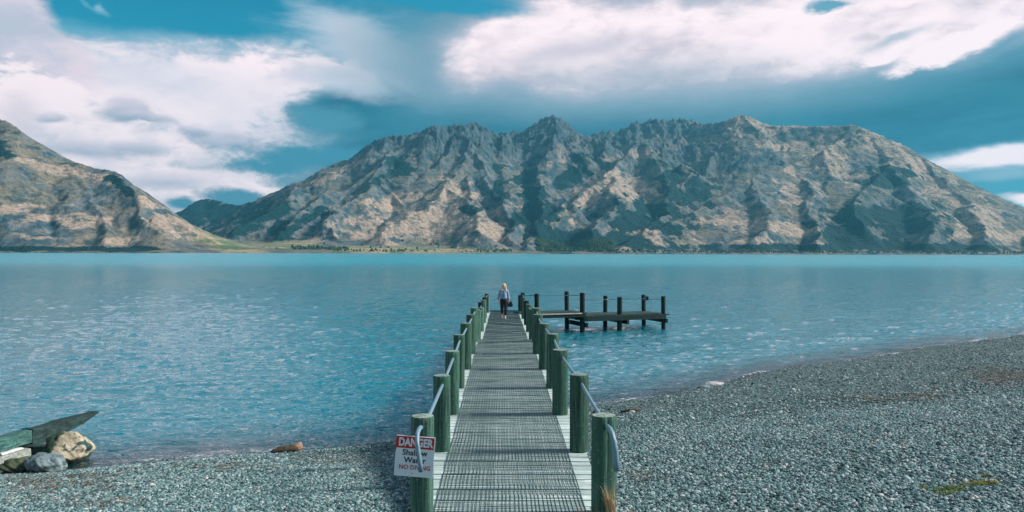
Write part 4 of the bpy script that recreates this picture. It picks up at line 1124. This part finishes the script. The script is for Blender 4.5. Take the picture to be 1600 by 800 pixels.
for k, (px, py, Zq, sx, lab, mt) in enumerate(((1394, 783, 8.05, .042, 'pinkish oblong stone in front of the green weed patch', M_PALE), (988, 645, 17.2, .08, 'pinkish white stone at the end of the dark stick by the front right post', M_PALE), (1548, 752, 8.75, .035, 'small pale stone right of the green weed patch', M_PALE), (1416, 730, 9.4, .03, 'small white stone above the left end of the green weed patch', M_PALE), (1240, 610, 19.5, .07, 'white stone lying alone on the far shingle', M_PALE), (608, 776, 7.9, .03, 'white stone on the shingle left of the sign post', M_PALE))):
    x = (px - VX) / F * Zq
    for _ in range(6):
        zg_ = gz(x, Zq); Zq = Zq + 0.6 * ((EYE - zg_) * F / (py - HY) - Zq); x = (px - VX) / F * Zq
    o = rock_mesh('stone', mt, (x, Zq, gz(x, Zq) + sx * .35), (sx, sx * .7, sx * .45), 80 + k, 0.3 * k, cuts=5, sub=2)
    tag(o, lab, 'stone')

def onbeach(px, py):
    Zq = 12.0
    for _ in range(30):
        x = (px - VX) / F * Zq; Zq += 0.5 * ((EYE - gz(x, Zq)) * F / (py - HY) - Zq)
    x = (px - VX) / F * Zq
    return Vector((x, Zq, gz(x, Zq)))

# slipway beams at the left edge
M_SLIP = wood_mat('wet_slipway_timber', srgb(40, 84, 82), srgb(98, 150, 142), (14, 1.6, 14), blotch=srgb(56, 92, 88), bump=.02, specks=srgb(30, 52, 50))
M_SLIPD = wood_mat('dark_slipway_timber', srgb(20, 40, 40), srgb(54, 82, 80), (14, 1.6, 14), blotch=srgb(30, 52, 50), bump=.02)
M_SLIPG = wood_mat('grey_slipway_timber', srgb(110, 122, 118), srgb(168, 170, 160), (14, 1.6, 14), bump=.012)
M_SLIPW = flat_mat('white_painted_board', srgb(206, 208, 204), .6, 0, 8, .2)
slip = empty('slipway', (-9.1, 13.7, 0))
tag(slip, 'weathered slipway of heavy timber beams running into the lake at the left edge', 'slipway')
def slab(a, b, w, z0, z1, mat, name, slant=0.0, n=14, seed=0):
    """long baulk along a->b (plan), right-hand face on the line, uneven edges, its far end cut slanting"""
    mb = MB(); pr = random.Random(seed); ax, ay = a; bx, by = b; L = math.hypot(bx - ax, by - ay); tx, ty = (bx - ax) / L, (by - ay) / L; nx, ny = -ty, tx
    rings = []
    for i in range(n + 1):
        t = i / n; j = lambda s: pr.uniform(-s, s)
        za = z1 + j(.008) - (0.01 * math.sin(t * 9)); zb = z0 + j(.01)
        sl = max(0.0, L * t - (L - slant)); s2 = max(0.0, L * t - (L - slant * .42))
        p = lambda u, v, z: (ax + tx * (L * t + u) + nx * v, ay + ty * (L * t + u) + ny * v, z)
        rings.append([p(0, 0.012 + j(.006), za), p(0, 0 + j(.008), za - .02), p(-s2, j(.008), (za + zb) / 2), p(-sl, 0.0, zb + .10 * sl), p(-sl, w, zb + .10 * sl), p(0, w + j(.01), za - .01), p(0, w * .6, za + .004)])
    m_ = 7; vs = [v for r_ in rings for v in r_]
    fs = [(i * m_ + k, i * m_ + (k + 1) % m_, (i + 1) * m_ + (k + 1) % m_, (i + 1) * m_ + k) for i in range(n) for k in range(m_)]
    fs += [tuple(range(m_)), tuple(n * m_ + k for k in range(m_ - 1, -1, -1))]
    mb.faces(vs, fs); return mb.build(name, mat, slip)
d0 = lambda Y: -9.16 + (Y - 13.48) * 0.245
slab((d0(11.2), 11.2), (d0(14.15), 14.15), .30, .175, .425, M_SLIP, 'beam', 0, seed=1)
slab((d0(14.165), 14.165), (d0(15.78), 15.78), .27, .11, .43, M_SLIPD, 'beam', 1.0, seed=2)
slab((d0(11.2) + .16, 11.2), (d0(13.22) + .16, 13.22), .26, -.06, .13, M_SLIPG, 'lower_beam', 0, seed=3)
slab((d0(13.23) + .16, 13.23), (d0(13.95) + .16, 13.95), .26, -.06, .13, M_SLIPG, 'lower_beam', 0, seed=4)
slab((d0(13.42) + .10, 13.42), (d0(13.86) + .10, 13.86), .12, .135, .172, M_SLIPW, 'white_board', 0, n=3, seed=5)
for Y in (11.8, 14.08):
    mb = MB(); mb.box((d0(Y) + .10, Y, -.10), (.5, .16, .5)); mb.build('sleeper', M_SLIPD, slip)

# driftwood log by the water left of the sign
M_LOG = wood_mat('driftwood_bark', srgb(44, 40, 34), srgb(112, 98, 80), (2, 12, 12), blotch=srgb(66, 60, 46), bump=.02)
M_LOGE = wood_mat('broken_wood_end', srgb(176, 134, 112), srgb(212, 178, 158), (10, 10, 10), blotch=srgb(150, 108, 86), bump=.01)
a = onbeach(424, 710); b = onbeach(472, 707)
a = a + Vector((0, 0, .03)); b = b + Vector((0, .05, .10))
log = empty('driftwood_log', (a + b) / 2)
tag(log, 'short brown driftwood log with a pink broken end, lying at the waterline', 'driftwood')
mb = MB(); ts_ = [k * .78 / 11 for k in range(12)]; mid = [a.lerp(b, t) + Vector((0, 0, .012 * math.sin(t * 7) + .006 * math.sin(t * 31))) for t in ts_]
mb.tube(mid, [.016 + .058 * min(1, t * 2.2) ** .6 + .006 * math.sin(t * 43) for t in ts_], 10); mb.build('trunk', M_LOG, log, True)
mb = MB(); mb.tube([a.lerp(b, t) + Vector((0, 0, .012 * math.sin(t * 7) + (.01 if t > .9 else 0))) for t in (.77, .84, .92, 1.0)], [.071, .080, .074, .058], 9); mb.build('broken_end', M_LOGE, log)

M_TWIG = flat_mat('bleached_twig', srgb(140, 132, 122), .9, 0, 12, 1, col2=srgb(66, 58, 52))
a = onbeach(968, 646); b = onbeach(1000, 643)
mb = MB(); mb.tube([a + Vector((0, 0, .03)), a.lerp(b, .5) + Vector((0, 0, .06)), b + Vector((0, 0, .04))], [.012, .03, .02], 8)
tag(mb.build('driftwood_stick', M_LOG, None, True, origin=a), 'dark driftwood stick on the shingle beyond the front right post', 'driftwood')
a = onbeach(172, 748); b = onbeach(197, 741)
mb = MB(); mb.tube([a + Vector((0, 0, .03)), b + Vector((0, 0, .04))], [.014, .008], 7)
tag(mb.build('driftwood_stick', M_TWIG, None, True, origin=a), 'pale straight stick on the shingle below the boulders', 'driftwood')

# small twigs washed up in lines
mb = MB(); pr = random.Random(99)
for (cx, cy, rx, ry, n) in ((80, 760, 120, 20, 260), (1560, 588, 55, 14, 200), (1400, 622, 110, 10, 120), (520, 722, 110, 9, 90), (330, 733, 100, 7, 60), (1000, 748, 40, 10, 20), (1250, 680, 300, 60, 50), (150, 790, 160, 10, 40)):
    for _ in range(n):
        px, py = pr.gauss(cx, rx * .5), pr.gauss(cy, ry * .5)
        if py > 815 or py < 540: continue
        p = onbeach(px, py) if n < 1 else None
        Zq = 12.0; x = 0
        for _k in range(7):
            x = (px - VX) / F * Zq; Zq += 0.75 * ((EYE - gz(x, Zq)) * F / (py - HY) - Zq)
        x = (px - VX) / F * Zq
        if abs(x - .08) < 1.1 or shore_dist(np.array([x]), np.array([Zq]))[0] < .15: continue
        g0 = Vector((x, Zq, gz(x, Zq) + .02)); A = pr.uniform(0, 6.28) if pr.random() < .4 else pr.gauss(0.2, .5); L = pr.uniform(.05, .28) * (1.0 if Zq < 14 else 1.5)
        d = Vector((math.cos(A), math.sin(A), pr.uniform(-.05, .2))) * L; r = pr.uniform(.0025, .007)
        mb.tube([g0, g0 + d * .5 + Vector((pr.uniform(-.02, .02), pr.uniform(-.02, .02), .012)), g0 + d], [r, r * .9, r * .4], 4)
tag(mb.build('driftwood_twigs', M_TWIG, None, False), kind='stuff')

# dry grass tuft at the foot of the front right post
def blades(name, mats, base, n, spread, h, lean, seed, w=0.0035, kind=None, cols=1):
    mb = MB(); pr = random.Random(seed)
    for _ in range(n):
        a_ = pr.uniform(0, 6.28); r = spread * math.sqrt(pr.random()); x = base[0] + r * math.cos(a_); y = base[1] + r * math.sin(a_) * .7
        hh = h * pr.uniform(.45, 1.0); l = Vector((lean[0] * hh + pr.gauss(0, .10) * hh * 1.6, lean[1] * hh + pr.gauss(0, .10) * hh * 1.2, 0))
        z0 = base[2]; p0 = Vector((x, y, z0 - .01)); p1 = p0 + l * .4 + Vector((0, 0, hh * .6)); p2 = p0 + l * 1.0 + Vector((0, 0, hh))
        sd = Vector((math.cos(a_), math.sin(a_), 0)) * w
        mb.faces([p0 - sd, p0 + sd, p1 + sd * .8, p1 - sd * .8, p2], [(0, 1, 2, 3), (3, 2, 4)], pr.randrange(cols))
    o = mb.build(name, mats, None, False, origin=base); return o
M_STRAW = flat_mat('dry_straw', srgb(226, 178, 128), .8, 0, 30, 1, col2=srgb(170, 120, 72))
M_STRAW2 = flat_mat('pale_straw', srgb(210, 196, 160), .8)
gb = onbeach(957, 793); gb = Vector((1.035, 6.93, gz(1.035, 6.93)))
tag(blades('grass_tuft', [M_STRAW, M_STRAW2], gb, 90, .035, .36, (-.26, .02), 5, .0028, cols=2), 'tuft of dry orange grass at the foot of the front right post', 'grass tuft')
tag(blades('dry_grass', [M_STRAW2, M_STRAW], Vector((.86, 6.95, gz(.86, 6.95))), 130, .17, .10, (-.1, 0), 6, .002, cols=2), kind='stuff')
tag(blades('dry_grass', [M_STRAW2, M_STRAW], Vector((1.16, 6.9, gz(1.16, 6.9))), 60, .10, .09, (.1, 0), 16, .002, cols=2), kind='stuff')
# green weed patch
M_WEED = flat_mat('green_weed', srgb(70, 108, 30), .8, 0, 9, 1, col2=srgb(34, 80, 34))
M_WEED2 = flat_mat('yellow_weed', srgb(132, 128, 34), .8, 0, 9, 1, col2=srgb(84, 92, 24))
mb = MB(); pr = random.Random(17)
for (px, py, rx, ry, n, mi) in ((1443, 763, 10, 4, 260, 0), (1470, 767, 14, 4, 380, 0), (1498, 765, 20, 7, 1000, 0), (1480, 772, 22, 3, 320, 0), (1530, 757, 22, 5, 700, 1), (1552, 755, 10, 5, 330, 1), (1540, 744, 12, 3, 110, 1), (1340, 716, 7, 2, 60, 0), (1170, 746, 8, 3, 50, 0), (1010, 765, 10, 4, 60, 1)):
    c0 = onbeach(px, py); k = c0.y / F
    for _ in range(n):
        x = c0.x + pr.gauss(0, rx * k * .5); y = c0.y + pr.gauss(0, ry * k * .5 * 2.4); z = c0.z + pr.uniform(.0, .035)
        A = pr.uniform(0, 6.28); s_ = pr.uniform(.006, .014); d = Vector((math.cos(A) * s_, math.sin(A) * s_, pr.uniform(-.004, .012))); e = Vector((-math.sin(A), math.cos(A), 0)) * s_ * .35
        p = Vector((x, y, z)); mb.faces([p - d, p + e, p + d, p - e], [(0, 1, 2, 3)], mi if pr.random() < .8 else 1 - mi)
tag(mb.build('green_weed', [M_WEED, M_WEED2], None, False, origin=onbeach(1500, 765)), kind='stuff')

# ------------------------------------------------------------------ walking woman
M_SKIN = flat_mat('skin', srgb(214, 170, 150), .6, 0, 5, .1)
M_JACKET = flat_mat('grey_blue_jacket', srgb(136, 150, 168), .85, 0, 8, .25)
M_SCARF = flat_mat('blue_shirt', srgb(92, 136, 172), .85, 0, 14, .4)
M_TROUSER = flat_mat('black_trousers', srgb(18, 20, 26), .85)
M_HAIR = flat_mat('blonde_hair', srgb(222, 196, 162), .6, 0, 12, .35)
M_SHOE = flat_mat('pale_shoe', srgb(196, 200, 200), .7)
M_BAG = flat_mat('black_bag', srgb(20, 24, 28), .5)
M_EYE = flat_mat('eye', srgb(40, 40, 46), .3); M_LIP = flat_mat('lip', srgb(180, 96, 92), .5)
def skinned(name, verts, edges, radii, mat, parent, sub=1, root=0):
    me = bpy.data.meshes.new(name); me.from_pydata(verts, edges, [])
    o = bpy.data.objects.new(name, me); COL.objects.link(o)
    md = o.modifiers.new('skin', 'SKIN'); md.use_smooth_shade = True
    for i, r in enumerate(radii):
        sv_ = me.skin_vertices[0].data[i]; sv_.radius = r if isinstance(r, tuple) else (r, r); sv_.use_root = (i == root)
    if sub: o.modifiers.new('sub', 'SUBSURF').levels = sub
    dg = bpy.context.evaluated_depsgraph_get(); dg.update()
    m2 = bpy.data.meshes.new_from_object(o.evaluated_get(dg)); m2.name = name
    bpy.data.objects.remove(o); m2.materials.clear(); m2.materials.append(mat)
    m2.polygons.foreach_set('use_smooth', [True] * len(m2.polygons))
    return link(bpy.data.objects.new(name, m2), parent)
wy0 = 32.3
woman = empty('person', ((787.5 - VX) / F * wy0, wy0, deck_z(wy0) + .005))
woman.rotation_euler = (0, 0, R(4))
tag(woman, 'woman with long blonde hair, grey-blue jacket and black trousers walking along the jetty', 'person')
# facing -Y; her left is +X in the picture
v = [(0, 0, .82), (0, .01, .93), (0, 0, 1.05), (0, .01, 1.17), (0, .01, 1.26), (0, 0, 1.33), (0, -.01, 1.39), (0, -.01, 1.47), (0, -.005, 1.53),
     (.085, 0, .78), (.075, -.10, .44), (.055, -.04, .10), (.06, -.16, .035),
     (-.085, 0, .78), (-.075, .02, .46), (-.06, .17, .17), (-.06, .09, .05),
     (.155, .01, 1.23), (.20, .03, 1.0), (.215, -.05, .79), (.217, -.07, .72),
     (-.155, .01, 1.23), (-.215, .06, 1.0), (-.245, .02, .79), (-.25, .0, .72), (0, -.09, 1.425)]
e = [(0, 1), (1, 2), (2, 3), (3, 4), (4, 5), (5, 6), (6, 7), (7, 8), (0, 9), (9, 10), (10, 11), (11, 12), (0, 13), (13, 14), (14, 15), (15, 16),
     (4, 17), (17, 18), (18, 19), (19, 20), (4, 21), (21, 22), (22, 23), (23, 24), (6, 25)]
r = [(.12, .09), (.105, .075), (.115, .08), (.12, .085), (.085, .065), .04, .065, .078, .05, .078, .05, .032, .028, .078, .05, .034, .026,
     .045, .034, .024, .022, .045, .034, .024, .022, .012]
for s_, w0, w1 in ((1, 19, 20), (-1, 23, 24)):
    W_ = Vector(v[w1])
    for k in range(5):
        b0 = len(v); off = (k - 2) * .012
        if k == 4:
            v += [tuple(W_ + Vector((0, -.028, .02))), tuple(W_ + Vector((0, -.042, -.012)))]
        else:
            v += [tuple(W_ + Vector((-.004 * s_, off - .002, -.035))), tuple(W_ + Vector((-.016 * s_, off - .003, -.07 + abs(k - 1.5) * .006)))]
        e += [(w1, b0), (b0, b0 + 1)]; r += [.0085, .0075]
body = skinned('body', v, e, r, M_SKIN, woman)
jv = [(0, 0, .80), (0, .01, .93), (0, 0, 1.05), (0, .01, 1.17), (0, .01, 1.25), (0, .005, 1.30), (.145, .01, 1.225), (.205, .03, 1.0), (.216, -.05, .81), (-.145, .01, 1.225), (-.22, .06, 1.0), (-.246, .02, .81)]
skinned('jacket', jv, [(0, 1), (1, 2), (2, 3), (3, 4), (4, 5), (4, 6), (6, 7), (7, 8), (4, 9), (9, 10), (10, 11)],
        [(.185, .15), (.165, .13), (.160, .125), (.165, .125), (.11, .09), (.055, .055), .072, .058, .046, .072, .058, .046], M_JACKET, woman)
skinned('shirt', [(0, -.10, .86), (0, -.095, 1.0), (0, -.095, 1.12), (0, -.07, 1.25)], [(0, 1), (1, 2), (2, 3)], [(.090, .03), (.085, .03), (.075, .03), (.045, .03)], M_SCARF, woman)
skinned('trousers', [(0, 0, .96), (0, 0, .82), (.085, 0, .76), (.078, -.10, .44), (.060, -.05, .15), (-.085, 0, .76), (-.077, .02, .46), (-.062, .15, .21)],
        [(0, 1), (1, 2), (2, 3), (3, 4), (1, 5), (5, 6), (6, 7)], [(.150, .125), (.165, .14), .118, .076, .056, .118, .076, .056], M_TROUSER, woman)
for pts_ in ([(.056, -.02, .045), (.058, -.10, .04), (.062, -.19, .03)], [(-.06, .19, .10), (-.06, .13, .055), (-.06, .05, .028)]):
    skinned('shoe', pts_, [(0, 1), (1, 2)], [.040, .042, .034], M_SHOE, woman)
hv = [(0, .03, 1.555), (0, .045, 1.49), (0, .06, 1.40), (0, .07, 1.28), (0, .07, 1.16), (.07, .0, 1.47), (.085, -.02, 1.36), (.08, -.06, 1.24), (.07, -.075, 1.14), (-.07, .0, 1.47), (-.09, -.01, 1.36), (-.09, -.05, 1.24), (-.085, -.06, 1.12)]
skinned('hair', hv, [(0, 1), (1, 2), (2, 3), (3, 4), (1, 5), (5, 6), (6, 7), (7, 8), (1, 9), (9, 10), (10, 11), (11, 12)],
        [.050, (.085, .075), (.085, .06), (.08, .05), (.05, .03), .036, .034, .030, .016, .036, .036, .030, .016], M_HAIR, woman)
for sx in (-.028, .028):
    mb = MB(); mb.tube([(sx, -.086, 1.455), (sx, -.094, 1.455)], .009, 8); local('eye', mb, M_EYE, woman)
mb = MB(); mb.box((0, -.086, 1.395), (.038, .012, .010)); local('mouth', mb, M_LIP, woman)
hp_ = woman.matrix_world if False else None
bagc = Vector(woman.location) + Vector((.275, -.03, .66))
bag = empty('handbag', bagc); tag(bag, 'black handbag hanging from the walking woman\'s left hand', 'bag')
mb = MB()
prof = [(-.10, -.13), (.10, -.13), (.115, -.02), (.085, .10), (-.085, .10), (-.115, -.02)]
for yy, k in ((-.05, .85), (-.03, 1), (.03, 1), (.05, .85)): mb.v += [(x * k, yy, z * k) for x, z in prof]
mb.f = [(i * 6 + j, i * 6 + (j + 1) % 6, (i + 1) * 6 + (j + 1) % 6, (i + 1) * 6 + j) for i in range(3) for j in range(6)] + [(5, 4, 3, 2, 1, 0), (18, 19, 20, 21, 22, 23)]
mb.m = [0] * len(mb.f); local('bag_body', mb, M_BAG, bag)
mb = MB(); mb.tube([(-.06, 0, .09), (-.065, -.01, .16), (-.05, -.02, .20), (0.0, -.01, .16), (.05, 0, .09)], .009, 6); local('strap', mb, M_BAG, bag)

# ------------------------------------------------------------------ haze
def haze_box():
    bm = bmesh.new(); bmesh.ops.create_cube(bm, size=1.0)
    me = bpy.data.meshes.new('haze')
    x0, x1, y0, y1, z0, z1 = -7500, 8500, -400, 8200, -12, 1300
    for v in bm.verts:
        v.co = (x0 if v.co.x < 0 else x1, y0 if v.co.y < 0 else y1, z0 if v.co.z < 0 else z1)
    bm.to_mesh(me); bm.free()
    o = link(bpy.data.objects.new('haze', me)); o['kind'] = 'stuff'
    m = bpy.data.materials.new('haze_air'); m.use_nodes = True
    nt = m.node_tree; nt.nodes.clear()
    out = nt.nodes.new('ShaderNodeOutputMaterial'); v = nt.nodes.new('ShaderNodeVolumePrincipled')
    v.inputs['Color'].default_value = (0.16, 0.68, 0.92, 1)
    v.inputs['Density'].default_value = 4.2e-5
    v.inputs['Anisotropy'].default_value = 0.2
    nt.links.new(v.outputs[0], out.inputs['Volume'])
    me.materials.append(m)
haze_box()
